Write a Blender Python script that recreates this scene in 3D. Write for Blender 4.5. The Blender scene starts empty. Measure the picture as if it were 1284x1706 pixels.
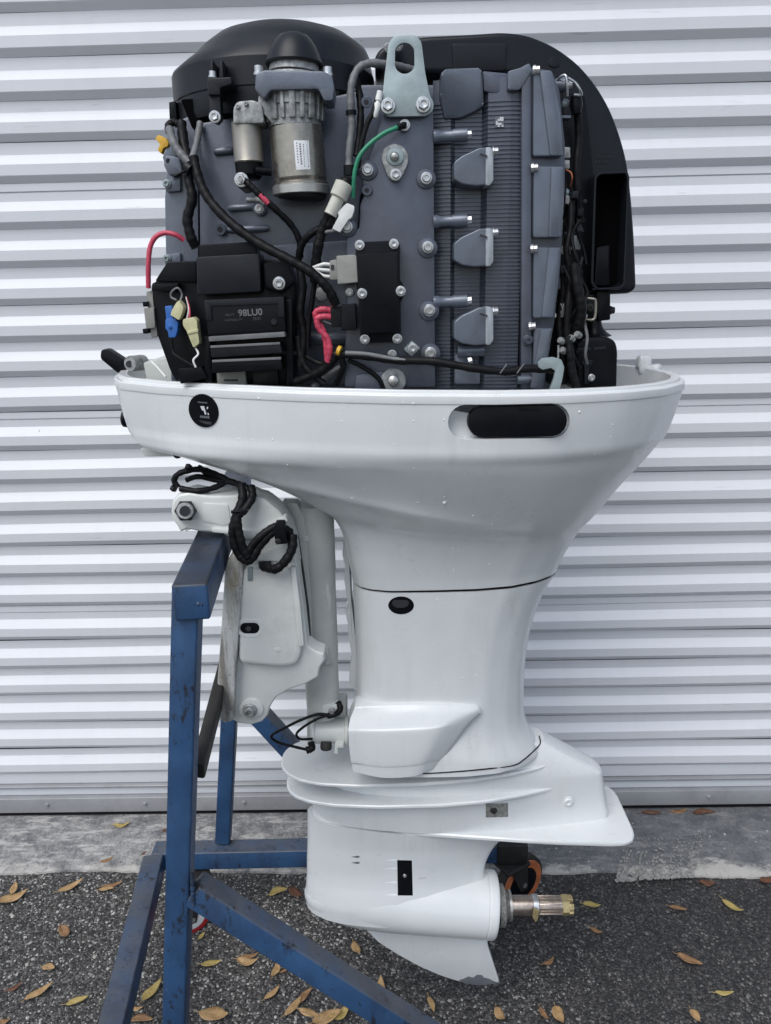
import bpy, bmesh, math, random
import numpy as np
from mathutils import Vector, Matrix
random.seed(7); rng = np.random.default_rng(7)
S = bpy.context.scene
COL = S.collection

# ------------------------------------------------------------------ camera
F, PITCH, ROLL, HC = 1280.0, math.radians(16.5), 0.022, 1.65
fw = Vector((0, math.cos(PITCH), -math.sin(PITCH)))
up = Vector((0, math.sin(PITCH), math.cos(PITCH)))
rt = Vector((1, 0, 0))
RT = rt*math.cos(ROLL) - up*math.sin(ROLL)
UP = up*math.cos(ROLL) + rt*math.sin(ROLL)
cam = bpy.data.cameras.new('camera')
cam.sensor_fit = 'VERTICAL'; cam.sensor_height = 24.0; cam.lens = 24.0*F/1706.0
cam.clip_start = 0.05; cam.clip_end = 500
camo = bpy.data.objects.new('camera', cam); COL.objects.link(camo)
m = Matrix.Identity(4)
for i in range(3):
    m[i][0], m[i][1], m[i][2] = RT[i], UP[i], -fw[i]
m[2][3] = HC
camo.matrix_world = m
S.camera = camo

# ------------------------------------------------------------------ sky, sun, exposure
SUN_EL, SUN_AZ = math.radians(54), math.radians(-30)   # azimuth measured from -Y (behind the camera)
w = bpy.data.worlds.new('World'); S.world = w; w.use_nodes = True
nt = w.node_tree; nt.nodes.clear()
sky = nt.nodes.new('ShaderNodeTexSky'); sky.sky_type = 'NISHITA'; sky.sun_disc = False
sky.sun_elevation = SUN_EL; sky.air_density = 1.0; sky.dust_density = 1.6; sky.ozone_density = 1.0
hs = nt.nodes.new('ShaderNodeHueSaturation'); hs.inputs['Saturation'].default_value = 0.66
bg = nt.nodes.new('ShaderNodeBackground'); bg.inputs['Strength'].default_value = 0.10
wo = nt.nodes.new('ShaderNodeOutputWorld')
nt.links.new(sky.outputs[0], hs.inputs['Color']); nt.links.new(hs.outputs[0], bg.inputs[0]); nt.links.new(bg.outputs[0], wo.inputs[0])
sd = Vector((math.cos(SUN_EL)*math.sin(SUN_AZ), -math.cos(SUN_EL)*math.cos(SUN_AZ), math.sin(SUN_EL)))  # towards the sun
sky.sun_rotation = math.atan2(sd.x, sd.y)
sl = bpy.data.lights.new('sun', 'SUN'); sl.energy = 1.2; sl.angle = math.radians(45); sl.color = (1.0, 0.985, 0.965)
so = bpy.data.objects.new('sun', sl); COL.objects.link(so)
so.rotation_euler = sd.to_track_quat('Z', 'Y').to_euler(); so.location = (0, -3, 6)
S.view_settings.view_transform = 'Standard'; S.view_settings.look = 'None'
S.view_settings.exposure = 0.80; S.view_settings.gamma = 1.0
S.render.engine = 'CYCLES'

# ------------------------------------------------------------------ where a photo pixel lies at a given depth
def ray(px, py): return fw + RT*((px-642)/F) - UP*((py-853)/F)
def P(px, py, Y):
    d = ray(px, py); p = d*(Y/d.y); p.z += HC; return p
def G(px, py, z=0.0):
    d = ray(px, py); p = d*((z-HC)/d.z); p.z += HC; return p
def mpp(px, py, Y): return (Y/ray(px, py).y)/F         # metres per photo pixel there

# ------------------------------------------------------------------ materials
MATS = {}
def _noise(nt, scale, detail=4, rough=0.6, coord=None, stretch=None):
    n = nt.nodes.new('ShaderNodeTexNoise'); n.inputs['Scale'].default_value = scale
    n.inputs['Detail'].default_value = detail; n.inputs['Roughness'].default_value = rough
    src = coord
    if stretch:
        mp = nt.nodes.new('ShaderNodeMapping'); mp.inputs['Scale'].default_value = stretch
        nt.links.new(coord, mp.inputs[0]); src = mp.outputs[0]
    nt.links.new(src, n.inputs['Vector']); return n.outputs[0]
def _ramp(nt, fac, p0, p1, c0=(0,0,0,1), c1=(1,1,1,1)):
    r = nt.nodes.new('ShaderNodeValToRGB'); r.color_ramp.elements[0].position = p0; r.color_ramp.elements[1].position = p1
    r.color_ramp.elements[0].color = c0; r.color_ramp.elements[1].color = c1
    nt.links.new(fac, r.inputs[0]); return r.outputs[0]
def _mix(nt, fac, a, b, mode='MIX'):
    n = nt.nodes.new('ShaderNodeMix'); n.data_type = 'RGBA'; n.blend_type = mode
    for i, v in ((0, fac), (6, a), (7, b)):
        if hasattr(v, 'node'): nt.links.new(v, n.inputs[i])
        elif i == 0: n.inputs[0].default_value = v
        else: n.inputs[i].default_value = (*v[:3], 1)
    return n.outputs[2]
def _math(nt, op, a, b=0.0):
    n = nt.nodes.new('ShaderNodeMath'); n.operation = op
    for i, v in ((0, a), (1, b)):
        if hasattr(v, 'node'): nt.links.new(v, n.inputs[i])
        else: n.inputs[i].default_value = v
    return n.outputs[0]
def newmat(name):
    M = bpy.data.materials.new(name); M.use_nodes = True
    nt = M.node_tree; b = nt.nodes['Principled BSDF']
    geo = nt.nodes.new('ShaderNodeNewGeometry')
    MATS[name] = M
    return M, nt, b, geo.outputs['Position'], geo
def mat(name, col, rough=0.5, metal=0.0, var=0.15, vscale=25, bump=0.0, bscale=300, coat=0.0, dirt=None, dirt_amt=0.0, dscale=12, rvar=0.1, spec=0.5):
    """plain procedural material: base colour with blotchy variation, dirt, roughness variation and fine bump"""
    M, nt, b, pos, geo = newmat(name)
    n = _noise(nt, vscale, 5, 0.6, pos)
    dark = tuple(c*(1-var) for c in col); lite = tuple(min(1, c*(1+var)) for c in col)
    c = _mix(nt, _ramp(nt, n, 0.3, 0.7), dark, lite)
    if dirt:
        d = _math(nt, 'MULTIPLY', _ramp(nt, _noise(nt, dscale, 8, 0.7, pos), 0.5, 0.75), dirt_amt)
        c = _mix(nt, d, c, dirt)
    nt.links.new(c, b.inputs['Base Color'])
    r = _math(nt, 'ADD', _math(nt, 'MULTIPLY', _noise(nt, vscale*2.3, 4, 0.6, pos), rvar*2), rough-rvar)
    nt.links.new(r, b.inputs['Roughness'])
    b.inputs['Metallic'].default_value = metal; b.inputs['Coat Weight'].default_value = coat
    b.inputs['Coat Roughness'].default_value = 0.15; b.inputs['Specular IOR Level'].default_value = spec
    if bump:
        bp = nt.nodes.new('ShaderNodeBump'); bp.inputs['Strength'].default_value = bump; bp.inputs['Distance'].default_value = 0.001
        nt.links.new(_noise(nt, bscale, 3, 0.6, pos), bp.inputs['Height']); nt.links.new(bp.outputs[0], b.inputs['Normal'])
    return M

# glossy white paint, chalky in patches, with thin grime runs and small scuffs
M, nt, b, pos, geo = newmat('white_paint')
c = _mix(nt, _ramp(nt, _noise(nt, 7, 5, 0.6, pos), 0.3, 0.7), (0.62, 0.645, 0.655), (0.67, 0.69, 0.695))
run = _math(nt, 'MULTIPLY', _ramp(nt, _noise(nt, 1, 7, 0.65, pos, (38, 38, 3.0)), 0.52, 0.75), _ramp(nt, _noise(nt, 5, 4, 0.6, pos), 0.40, 0.65))
c = _mix(nt, _math(nt, 'MULTIPLY', run, 0.30), c, (0.36, 0.35, 0.31))
gr_ = _ramp(nt, _noise(nt, 11, 9, 0.75, pos), 0.56, 0.72)
c = _mix(nt, _math(nt, 'MULTIPLY', gr_, 0.13), c, (0.40, 0.40, 0.37))
scf = _ramp(nt, _noise(nt, 1, 8, 0.7, pos, (14, 14, 70)), 0.68, 0.72)
c = _mix(nt, _math(nt, 'MULTIPLY', scf, 0.45), c, (0.25, 0.25, 0.24))
nt.links.new(c, b.inputs['Base Color'])
nt.links.new(_math(nt, 'ADD', _math(nt, 'MULTIPLY', _noise(nt, 16, 6, 0.65, pos), 0.30), 0.16), b.inputs['Roughness'])
b.inputs['Coat Weight'].default_value = 0.35; b.inputs['Coat Roughness'].default_value = 0.12
bp = nt.nodes.new('ShaderNodeBump'); bp.inputs['Strength'].default_value = 0.10; bp.inputs['Distance'].default_value = 0.002
nt.links.new(_noise(nt, 22, 4, 0.55, pos), bp.inputs['Height']); nt.links.new(bp.outputs[0], b.inputs['Normal'])
mat('bracket_paint', (0.60, 0.62, 0.60), 0.42, 0, 0.06, 12, 0.08, 60, 0.1, dirt=(0.30, 0.29, 0.24), dirt_amt=0.35, dscale=14)
mat('swivel_paint', (0.50, 0.52, 0.495), 0.42, 0, 0.07, 12, 0.06, 60, 0.1, dirt=(0.24, 0.24, 0.2), dirt_amt=0.3, dscale=10)
mat('engine_grey', (0.072, 0.083, 0.112), 0.34, 0.25, 0.16, 18, 0.25, 500, 0.25, dirt=(0.045, 0.045, 0.048), dirt_amt=0.6)
mat('engine_grey_light', (0.110, 0.130, 0.166), 0.34, 0.25, 0.16, 18, 0.25, 500, 0.25, dirt=(0.055, 0.056, 0.06), dirt_amt=0.6)
mat('black_plastic', (0.004, 0.0045, 0.0065), 0.33, 0, 0.25, 30, 0.05, 500, rvar=0.10, dirt=(0.014, 0.014, 0.016), dirt_amt=0.35, spec=0.16)
mat('cover_plastic', (0.009, 0.0105, 0.0145), 0.38, 0, 0.2, 16, 0.10, 900, rvar=0.1, dirt=(0.025, 0.026, 0.03), dirt_amt=0.35, spec=0.28)
mat('silencer_plastic', (0.009, 0.0105, 0.0145), 0.30, 0, 0.15, 14, 0.04, 300, rvar=0.08, spec=0.20)
mat('rubber', (0.007, 0.007, 0.008), 0.45, 0, 0.3, 40, 0.15, 900, spec=0.16)
mat('grey_hose', (0.14, 0.145, 0.15), 0.5, 0, 0.2, 40, 0.1, 500)
mat('bolt_steel', (0.55, 0.56, 0.57), 0.33, 0.85, 0.2, 90, 0.1, 600)
mat('shaft_steel', (0.42, 0.36, 0.31), 0.32, 0.9, 0.25, 60, 0.1, 600)
mat('zinc_plate', (0.30, 0.36, 0.37), 0.5, 0.45, 0.16, 35, 0.1, 200)
mat('cast_alloy', (0.34, 0.35, 0.35), 0.55, 0.55, 0.4, 130, 0.3, 400, dirt=(0.05, 0.05, 0.05), dirt_amt=0.7, dscale=90)
mat('starter_tin', (0.30, 0.28, 0.25), 0.28, 0.85, 0.18, 40, 0.05, 300, dirt=(0.07, 0.06, 0.05), dirt_amt=0.5, dscale=35)
mat('solenoid_tin', (0.30, 0.285, 0.25), 0.40, 0.6, 0.12, 40, 0.05, 300)
mat('ring_steel', (0.42, 0.42, 0.40), 0.35, 0.8, 0.15, 60)
mat('pale_alloy', (0.33, 0.36, 0.39), 0.42, 0.3, 0.12, 60)
mat('brass', (0.40, 0.33, 0.17), 0.45, 0.55, 0.2, 120, 0.1, 400)
mat('grey_connector', (0.24, 0.24, 0.22), 0.5, 0, 0.12, 60)
mat('pale_connector', (0.50, 0.50, 0.44), 0.5, 0, 0.12, 80)
mat('white_connector', (0.68, 0.69, 0.67), 0.45, 0, 0.1, 80)
mat('cream_connector', (0.52, 0.50, 0.30), 0.5, 0, 0.15, 80)
mat('blue_connector', (0.030, 0.13, 0.42), 0.45, 0, 0.15, 80)
mat('yellow_connector', (0.62, 0.36, 0.03), 0.45, 0, 0.15, 80)
mat('red_wire', (0.50, 0.055, 0.10), 0.42, 0, 0.12, 60)
mat('green_wire', (0.02, 0.20, 0.11), 0.42, 0, 0.15, 60)
mat('white_wire', (0.68, 0.68, 0.66), 0.45, 0, 0.1, 60)
mat('label_white', (0.72, 0.74, 0.76), 0.5, 0, 0.06, 200)
mat('print_grey', (0.12, 0.13, 0.15), 0.6, 0, 0.1, 60)
mat('print_shade_black', (0.02, 0.02, 0.025), 0.6, 0, 0.1, 60)  # print, and black put in for the shade inside bores, slots and pockets
mat('print_white', (0.55, 0.57, 0.6), 0.5, 0, 0.1, 60)
mat('print_dim', (0.035, 0.038, 0.043), 0.45, 0, 0.1, 60)
mat('shade_black', (0.0015, 0.0015, 0.002), 0.9, 0, 0.1, 30, spec=0.05)  # black put in as shade for the duct and under the flywheel cover
mat('tyre_orange', (0.40, 0.12, 0.045), 0.6, 0, 0.3, 40, dirt=(0.08, 0.04, 0.02), dirt_amt=0.5)
mat('tyre_red', (0.42, 0.02, 0.025), 0.45, 0, 0.2, 40, dirt=(0.1, 0.03, 0.02), dirt_amt=0.5)
mat('dark_iron', (0.020, 0.019, 0.018), 0.6, 0.2, 0.4, 30, 0.2, 200)
mat('anode', (0.22, 0.22, 0.21), 0.7, 0.3, 0.5, 160, 0.4, 500)
mat('door_bar', (0.30, 0.305, 0.32), 0.45, 0.2, 0.1, 8, dirt=(0.16, 0.155, 0.15), dirt_amt=0.4)
mat('dark_gap', (0.02, 0.018, 0.016), 0.9, 0, 0.3, 30)

# door sheet: white paint with faint scuffs along the ribs
M, nt, b, pos, geo = newmat('door_paint')
c = _mix(nt, _ramp(nt, _noise(nt, 2.2, 5, 0.6, pos), 0.3, 0.7), (0.59, 0.61, 0.645), (0.63, 0.65, 0.68))
sc = _ramp(nt, _noise(nt, 1.0, 9, 0.72, pos, (5.5, 1, 120)), 0.60, 0.66)
gate = _ramp(nt, _noise(nt, 1.0, 2, 0.5, pos, (3.1, 1, 9.0)), 0.52, 0.60)
c = _mix(nt, _math(nt, 'MULTIPLY', _math(nt, 'MULTIPLY', sc, gate), 0.30), c, (0.16, 0.16, 0.17))
spk = _ramp(nt, _noise(nt, 55, 2, 0.5, pos), 0.80, 0.83)
c = _mix(nt, _math(nt, 'MULTIPLY', spk, 0.6), c, (0.1, 0.1, 0.1))
run = _ramp(nt, _noise(nt, 1.0, 6, 0.6, pos, (30, 1, 1.3)), 0.45, 0.8)
c = _mix(nt, _math(nt, 'MULTIPLY', run, 0.10), c, (0.42, 0.43, 0.44))
nt.links.new(c, b.inputs['Base Color']); b.inputs['Roughness'].default_value = 0.40; b.inputs['Metallic'].default_value = 0.0
bp = nt.nodes.new('ShaderNodeBump'); bp.inputs['Strength'].default_value = 0.10; bp.inputs['Distance'].default_value = 0.004
nt.links.new(_noise(nt, 1.0, 3, 0.5, pos, (4, 1, 22)), bp.inputs['Height']); nt.links.new(bp.outputs[0], b.inputs['Normal'])

# blue painted steel of the stand: worn edges, chips, scuffs, rust and grey dust on faces that look up
def blue(name, dustc, dmax):
    M, nt, b, pos, geo = newmat(name)
    c = _mix(nt, _ramp(nt, _noise(nt, 9, 5, 0.6, pos), 0.3, 0.7), (0.016, 0.051, 0.125), (0.025, 0.078, 0.180))
    sx = nt.nodes.new('ShaderNodeSeparateXYZ'); nt.links.new(geo.outputs['Normal'], sx.inputs[0])
    dust = _math(nt, 'MULTIPLY', _ramp(nt, sx.outputs[2], 0.15, 0.6), _ramp(nt, _noise(nt, 14, 6, 0.65, pos), 0.15, 0.6))
    c = _mix(nt, _math(nt, 'MULTIPLY', dust, dmax), c, dustc)
    grm = _ramp(nt, _noise(nt, 1, 8, 0.7, pos, (11, 11, 5)), 0.48, 0.70)
    c = _mix(nt, _math(nt, 'MULTIPLY', grm, 0.6), c, (0.016, 0.022, 0.036))
    chip = _ramp(nt, _noise(nt, 1, 9, 0.78, pos, (42, 42, 20)), 0.575, 0.61)
    c = _mix(nt, _math(nt, 'MULTIPLY', chip, 0.85), c, (0.012, 0.012, 0.014))
    bv = nt.nodes.new('ShaderNodeBevel'); bv.samples = 4; bv.inputs['Radius'].default_value = 0.006
    dp = nt.nodes.new('ShaderNodeVectorMath'); dp.operation = 'DOT_PRODUCT'; nt.links.new(bv.outputs[0], dp.inputs[0]); nt.links.new(geo.outputs['True Normal'], dp.inputs[1])
    ed = _math(nt, 'MULTIPLY', _math(nt, 'SUBTRACT', 1.0, dp.outputs['Value']), 6.0)
    ed = _ramp(nt, _math(nt, 'MULTIPLY', ed, _ramp(nt, _noise(nt, 34, 8, 0.75, pos), 0.36, 0.60)), 0.18, 0.40)
    c = _mix(nt, _math(nt, 'MULTIPLY', ed, 0.85), c, (0.016, 0.015, 0.015))
    rust = _ramp(nt, _noise(nt, 7, 8, 0.7, pos), 0.66, 0.72)
    c = _mix(nt, _math(nt, 'MULTIPLY', rust, 0.7), c, (0.05, 0.032, 0.022))
    wht = _ramp(nt, _noise(nt, 140, 3, 0.6, pos), 0.73, 0.76)
    c = _mix(nt, _math(nt, 'MULTIPLY', wht, 0.35), c, (0.3, 0.34, 0.4))
    nt.links.new(c, b.inputs['Base Color'])
    nt.links.new(_math(nt, 'ADD', _math(nt, 'MULTIPLY', _noise(nt, 18, 5, 0.6, pos), 0.5), 0.22), b.inputs['Roughness'])
    bp = nt.nodes.new('ShaderNodeBump'); bp.inputs['Strength'].default_value = 0.35; bp.inputs['Distance'].default_value = 0.0015
    nt.links.new(_noise(nt, 60, 6, 0.65, pos), bp.inputs['Height']); nt.links.new(bp.outputs[0], b.inputs['Normal'])
blue('blue_paint', (0.072, 0.078, 0.09), 0.9)
blue('rubbed_blue', (0.030, 0.031, 0.034), 1.0)

# clamp flange rubbed through to grey and yellow brown primer
M, nt, b, pos, geo = newmat('worn_flange')
c = _mix(nt, _ramp(nt, _noise(nt, 1, 6, 0.7, pos, (45, 30, 6)), 0.40, 0.55), (0.20, 0.19, 0.175), (0.52, 0.53, 0.52))
c = _mix(nt, _math(nt, 'MULTIPLY', _ramp(nt, _noise(nt, 1, 7, 0.7, pos, (30, 20, 9)), 0.50, 0.66), 0.75), c, (0.24, 0.20, 0.12))
c = _mix(nt, _ramp(nt, _noise(nt, 90, 7, 0.7, pos), 0.62, 0.67), c, (0.06, 0.055, 0.05))
nt.links.new(c, b.inputs['Base Color']); b.inputs['Roughness'].default_value = 0.5
bp = nt.nodes.new('ShaderNodeBump'); bp.inputs['Strength'].default_value = 0.6; bp.inputs['Distance'].default_value = 0.003
nt.links.new(_noise(nt, 70, 7, 0.7, pos), bp.inputs['Height']); nt.links.new(bp.outputs[0], b.inputs['Normal'])

# asphalt
def stains(nt, pos):
    s = nt.nodes.new('ShaderNodeSeparateXYZ'); nt.links.new(pos, s.inputs[0])
    g = _math(nt, 'ADD', _math(nt, 'MULTIPLY', s.outputs[0], 0.30), _noise(nt, 2.6, 6, 0.65, pos))
    return _ramp(nt, g, 0.38, 0.72), s
M, nt, b, pos, geo = newmat('asphalt')
v = nt.nodes.new('ShaderNodeTexVoronoi'); v.inputs['Scale'].default_value = 190; nt.links.new(pos, v.inputs['Vector'])
st, s = stains(nt, pos)
c = _mix(nt, _ramp(nt, v.outputs['Color'], 0.35, 0.9), (0.020, 0.020, 0.021), (0.16, 0.155, 0.15))
c = _mix(nt, _math(nt, 'MULTIPLY', st, 0.55), c, (0.012, 0.012, 0.014))
nt.links.new(c, b.inputs['Base Color']); b.inputs['Roughness'].default_value = 0.75
bp = nt.nodes.new('ShaderNodeBump'); bp.inputs['Strength'].default_value = 0.8; bp.inputs['Distance'].default_value = 0.003; bp.invert = True
nt.links.new(v.outputs['Distance'], bp.inputs['Height']); nt.links.new(bp.outputs[0], b.inputs['Normal'])
M, nt, b, pos, geo = newmat('aggregate')
at = nt.nodes.new('ShaderNodeAttribute'); at.attribute_name = 'tone'
st, s = stains(nt, pos)
c = _mix(nt, _math(nt, 'MULTIPLY', st, 0.72), at.outputs['Color'], (0.014, 0.014, 0.016))
nt.links.new(c, b.inputs['Base Color']); b.inputs['Roughness'].default_value = 0.6

# concrete apron: pale and dusty on the left, tarry and damp on the right, pale scraped edge
M, nt, b, pos, geo = newmat('concrete')
s = nt.nodes.new('ShaderNodeSeparateXYZ'); nt.links.new(pos, s.inputs[0])
c = _mix(nt, _ramp(nt, _noise(nt, 22, 12, 0.82, pos), 0.40, 0.60), (0.12, 0.125, 0.135), (0.40, 0.395, 0.385))
c = _mix(nt, _math(nt, 'MULTIPLY', _ramp(nt, _noise(nt, 110, 10, 0.85, pos), 0.46, 0.58), 0.65), c, (0.09, 0.092, 0.098))
c = _mix(nt, _math(nt, 'MULTIPLY', _ramp(nt, _noise(nt, 1, 9, 0.75, pos, (9, 34, 9)), 0.52, 0.60), 0.75), c, (0.50, 0.49, 0.47))
g = _math(nt, 'ADD', _math(nt, 'MULTIPLY', s.outputs[0], 0.34), _noise(nt, 4, 7, 0.7, pos, (1, 2.2, 1)))
c = _mix(nt, _math(nt, 'MULTIPLY', _ramp(nt, g, 0.36, 0.66), 0.62), c, (0.075, 0.082, 0.092))
edge = _math(nt, 'SUBTRACT', 1.905, _math(nt, 'ADD', s.outputs[1], _math(nt, 'MULTIPLY', s.outputs[0], 0.03)))
em = _ramp(nt, _math(nt, 'ADD', _math(nt, 'MULTIPLY', edge, 5.0), _math(nt, 'SUBTRACT', _noise(nt, 9, 8, 0.75, pos, (1, 2, 1)), 0.32)), 0.33, 0.42)
c = _mix(nt, _math(nt, 'MULTIPLY', _math(nt, 'MULTIPLY', em, _ramp(nt, _noise(nt, 7, 9, 0.8, pos), 0.36, 0.56)), 0.85), c, (0.48, 0.465, 0.43))
spk = _ramp(nt, _noise(nt, 85, 4, 0.6, pos), 0.66, 0.70)
c = _mix(nt, _math(nt, 'MULTIPLY', spk, 0.7), c, (0.60, 0.59, 0.57))
blk = _ramp(nt, _noise(nt, 60, 5, 0.6, pos), 0.66, 0.72)
c = _mix(nt, _math(nt, 'MULTIPLY', blk, 0.6), c, (0.03, 0.03, 0.032))
nt.links.new(c, b.inputs['Base Color']); b.inputs['Roughness'].default_value = 0.8
bp = nt.nodes.new('ShaderNodeBump'); bp.inputs['Strength'].default_value = 0.9; bp.inputs['Distance'].default_value = 0.004
nt.links.new(_noise(nt, 120, 9, 0.8, pos), bp.inputs['Height']); nt.links.new(bp.outputs[0], b.inputs['Normal'])
mat('concrete_wear', (0.25, 0.245, 0.235), 0.85, 0, 0.45, 120, 0.4, 200)

# ------------------------------------------------------------------ building tools
ORG = {}
def tag(o, label=None, cat=None, group=None, kind=None):
    if label: o['label'] = label
    if cat: o['category'] = cat
    if group: o['group'] = group
    if kind: o['kind'] = kind
    return o
def place(o, org, parent):
    org = Vector(org); ORG[o] = org
    if parent is not None:
        o.parent = parent; o.location = org - ORG[parent]
    else: o.location = org
    COL.objects.link(o)
def empty(name, loc):
    o = bpy.data.objects.new(name, None); o.empty_display_size = 0.1; place(o, loc, None); return o
def mk(name, verts, faces, mt, parent=None, smooth=True, angle=32, org=None):
    V = [Vector(v) for v in verts]
    if org is None:
        lo = [min(v[i] for v in V) for i in range(3)]; hi = [max(v[i] for v in V) for i in range(3)]
        org = Vector([(a+b_)/2 for a, b_ in zip(lo, hi)])
    me = bpy.data.meshes.new(name); me.from_pydata([tuple(v-org) for v in V], [], faces)
    return fin(name, me, mt, parent, smooth, angle, org)
def fin(name, me, mt, parent, smooth, angle, org):
    bm = bmesh.new(); bm.from_mesh(me); bmesh.ops.recalc_face_normals(bm, faces=bm.faces); bm.to_mesh(me); bm.free()
    if smooth:
        me.polygons.foreach_set('use_smooth', [True]*len(me.polygons)); me.set_sharp_from_angle(angle=math.radians(angle))
    me.materials.append(MATS[mt]); o = bpy.data.objects.new(name, me); place(o, org, parent); return o
def bmk(name, bm, mt, parent, smooth=True, angle=32):
    vs = [v.co for v in bm.verts]
    org = Vector([(min(v[i] for v in vs)+max(v[i] for v in vs))/2 for i in range(3)])
    bmesh.ops.translate(bm, verts=bm.verts, vec=-org)
    me = bpy.data.meshes.new(name); bm.to_mesh(me); bm.free()
    return fin(name, me, mt, parent, smooth, angle, org)
def rnd(pts, r, n=4):
    """round the corners of a pixel polygon by r pixels"""
    out = []; N = len(pts)
    for i in range(N):
        p = Vector(pts[i][:2]); a = Vector(pts[i-1][:2])-p; c = Vector(pts[(i+1) % N][:2])-p
        k = min(r, a.length*0.45, c.length*0.45)
        A = p+a.normalized()*k; C = p+c.normalized()*k
        for j in range(n+1):
            t = j/n; q = A*(1-t)**2 + p*2*t*(1-t) + C*t*t; out.append((q.x, q.y))
    return out
def slab(name, pts, Y, thick, mt, parent, bev=0.003, holes=(), seg=2, angle=32, Yf=None):
    """plate cut to a pixel outline: front face at depth Y (or Yf(px,py)), back face thick further away"""
    bm = bmesh.new(); es = []
    for loop in [pts]+list(holes):
        vs = [bm.verts.new(P(x, y, Yf(x, y) if Yf else Y)) for x, y in loop]
        es += [bm.edges.new((vs[i], vs[(i+1) % len(vs)])) for i in range(len(vs))]
    if holes: bmesh.ops.triangle_fill(bm, use_beauty=True, edges=es)
    else: bm.faces.new([v for v in bm.verts])
    fr = list(bm.faces)
    ret = bmesh.ops.extrude_face_region(bm, geom=fr)
    nv = [g for g in ret['geom'] if isinstance(g, bmesh.types.BMVert)]
    bmesh.ops.translate(bm, verts=nv, vec=(0, thick, 0))
    bmesh.ops.recalc_face_normals(bm, faces=bm.faces)
    if bev:
        ff = [f for f in bm.faces if f.normal.y < -0.7]
        ed = {e for f in ff for e in f.edges if any(g.normal.y > -0.7 for g in e.link_faces)}
        try: bmesh.ops.bevel(bm, geom=list(ed), offset=bev, segments=seg, affect='EDGES', profile=0.6, clamp_overlap=True)
        except Exception: pass
    return bmk(name, bm, mt, parent, True, angle)
def rect(x0, y0, x1, y1, r=0, sk=0): 
    p = [(x0, y0), (x1, y0-sk), (x1, y1-sk), (x0, y1)]
    return rnd(p, r) if r else p
def capsule(x0, x1, yc, r, n=10, tilt=0):
    out = []
    for cx, a0 in ((x1-r, -90), (x0+r, 90)):
        for i in range(n+1):
            a = math.radians(a0+180*i/n); out.append((cx+r*math.cos(a), yc+r*math.sin(a)+tilt*(cx+r*math.cos(a)-(x0+x1)/2)))
    return out
def oval(cx, cy, rx, ry, n=24, rot=0):
    c, s = math.cos(rot), math.sin(rot)
    return [(cx+rx*math.cos(2*math.pi*i/n)*c-ry*math.sin(2*math.pi*i/n)*s, cy+rx*math.cos(2*math.pi*i/n)*s+ry*math.sin(2*math.pi*i/n)*c) for i in range(n)]
def spline(pts, n=8):
    out = []; N = len(pts)
    if N == 2: return [pts[0].lerp(pts[1], i/n) for i in range(n+1)]
    for i in range(N-1):
        p0 = pts[i-1] if i else pts[0]*2-pts[1]; p1, p2 = pts[i], pts[i+1]; p3 = pts[i+2] if i+2 < N else pts[-1]*2-pts[-2]
        for j in range(n):
            t = j/n; out.append(0.5*((2*p1)+(p2-p0)*t+(2*p0-5*p1+4*p2-p3)*t*t+(3*p1-p0-3*p2+p3)*t**3))
    out.append(pts[-1]); return out
def sweep(path, radii, ns=10):
    V = []; Fc = []; prev = None; n = len(path)
    for i, p in enumerate(path):
        d = (path[min(i+1, n-1)]-path[max(i-1, 0)]).normalized()
        a = prev if prev else (Vector((0, 1, 0)) if abs(d.y) < 0.9 else Vector((1, 0, 0)))
        s = (a-d*a.dot(d)).normalized(); prev = s; u = d.cross(s)
        for k in range(ns):
            t = 2*math.pi*k/ns; V.append(p+(s*math.cos(t)+u*math.sin(t))*radii[i])
    for i in range(n-1):
        for k in range(ns):
            Fc.append((i*ns+k, i*ns+(k+1) % ns, (i+1)*ns+(k+1) % ns, (i+1)*ns+k))
    Fc.append(tuple(range(ns))[::-1]); Fc.append(tuple(range((n-1)*ns, n*ns)))
    return V, Fc
def tube(name, pts, r, mt, parent, n=7, ns=10):
    """hose or wire through (px, py, Y) points, r in photo pixels"""
    w3 = [P(*p) for p in pts]; mid = pts[len(pts)//2]; R = r*mpp(*mid)
    path = spline(w3, n); ph = random.random()*9; q = .07 if r >= 5 else .03
    V, Fc = sweep(path, [R*(1+q*math.sin(i*1.9+ph)+q*.7*math.sin(i*.83+2*ph)) for i in range(len(path))], ns)
    return mk(name, V, Fc, mt, parent, angle=60)
def lathe3(name, p0, p1, prof, mt, parent, ns=24, flat=None, angle=32, hexa=False):
    """turned body on the axis p0 -> p1; prof = (t along axis, radius in metres)"""
    p0, p1 = Vector(p0), Vector(p1); path = [p0.lerp(p1, t) for t, r in prof]
    d = (p1-p0).normalized(); a = Vector((0, 1, 0)) if abs(d.y) < 0.9 else Vector((1, 0, 0))
    s = (a-d*a.dot(d)).normalized(); u = d.cross(s); V = []; Fc = []
    for p, (t, r) in zip(path, prof):
        for k in range(ns):
            th = 2*math.pi*k/ns; V.append(p+(s*math.cos(th)+u*math.sin(th))*max(r, 1e-5))
    for i in range(len(prof)-1):
        for k in range(ns): Fc.append((i*ns+k, i*ns+(k+1) % ns, (i+1)*ns+(k+1) % ns, (i+1)*ns+k))
    Fc.append(tuple(range(ns))[::-1]); Fc.append(tuple(range((len(prof)-1)*ns, len(prof)*ns)))
    return mk(name, V, Fc, mt, parent, angle=angle)
def lathe(name, a, b_, prof, mt, parent, ns=24, angle=32):
    """a, b_ = (px, py, Y); prof radii in photo pixels"""
    k = mpp(*[(x+y)/2 for x, y in zip(a, b_)])
    return lathe3(name, P(*a), P(*b_), [(t, r*k) for t, r in prof], mt, parent, ns, angle=angle)
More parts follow.
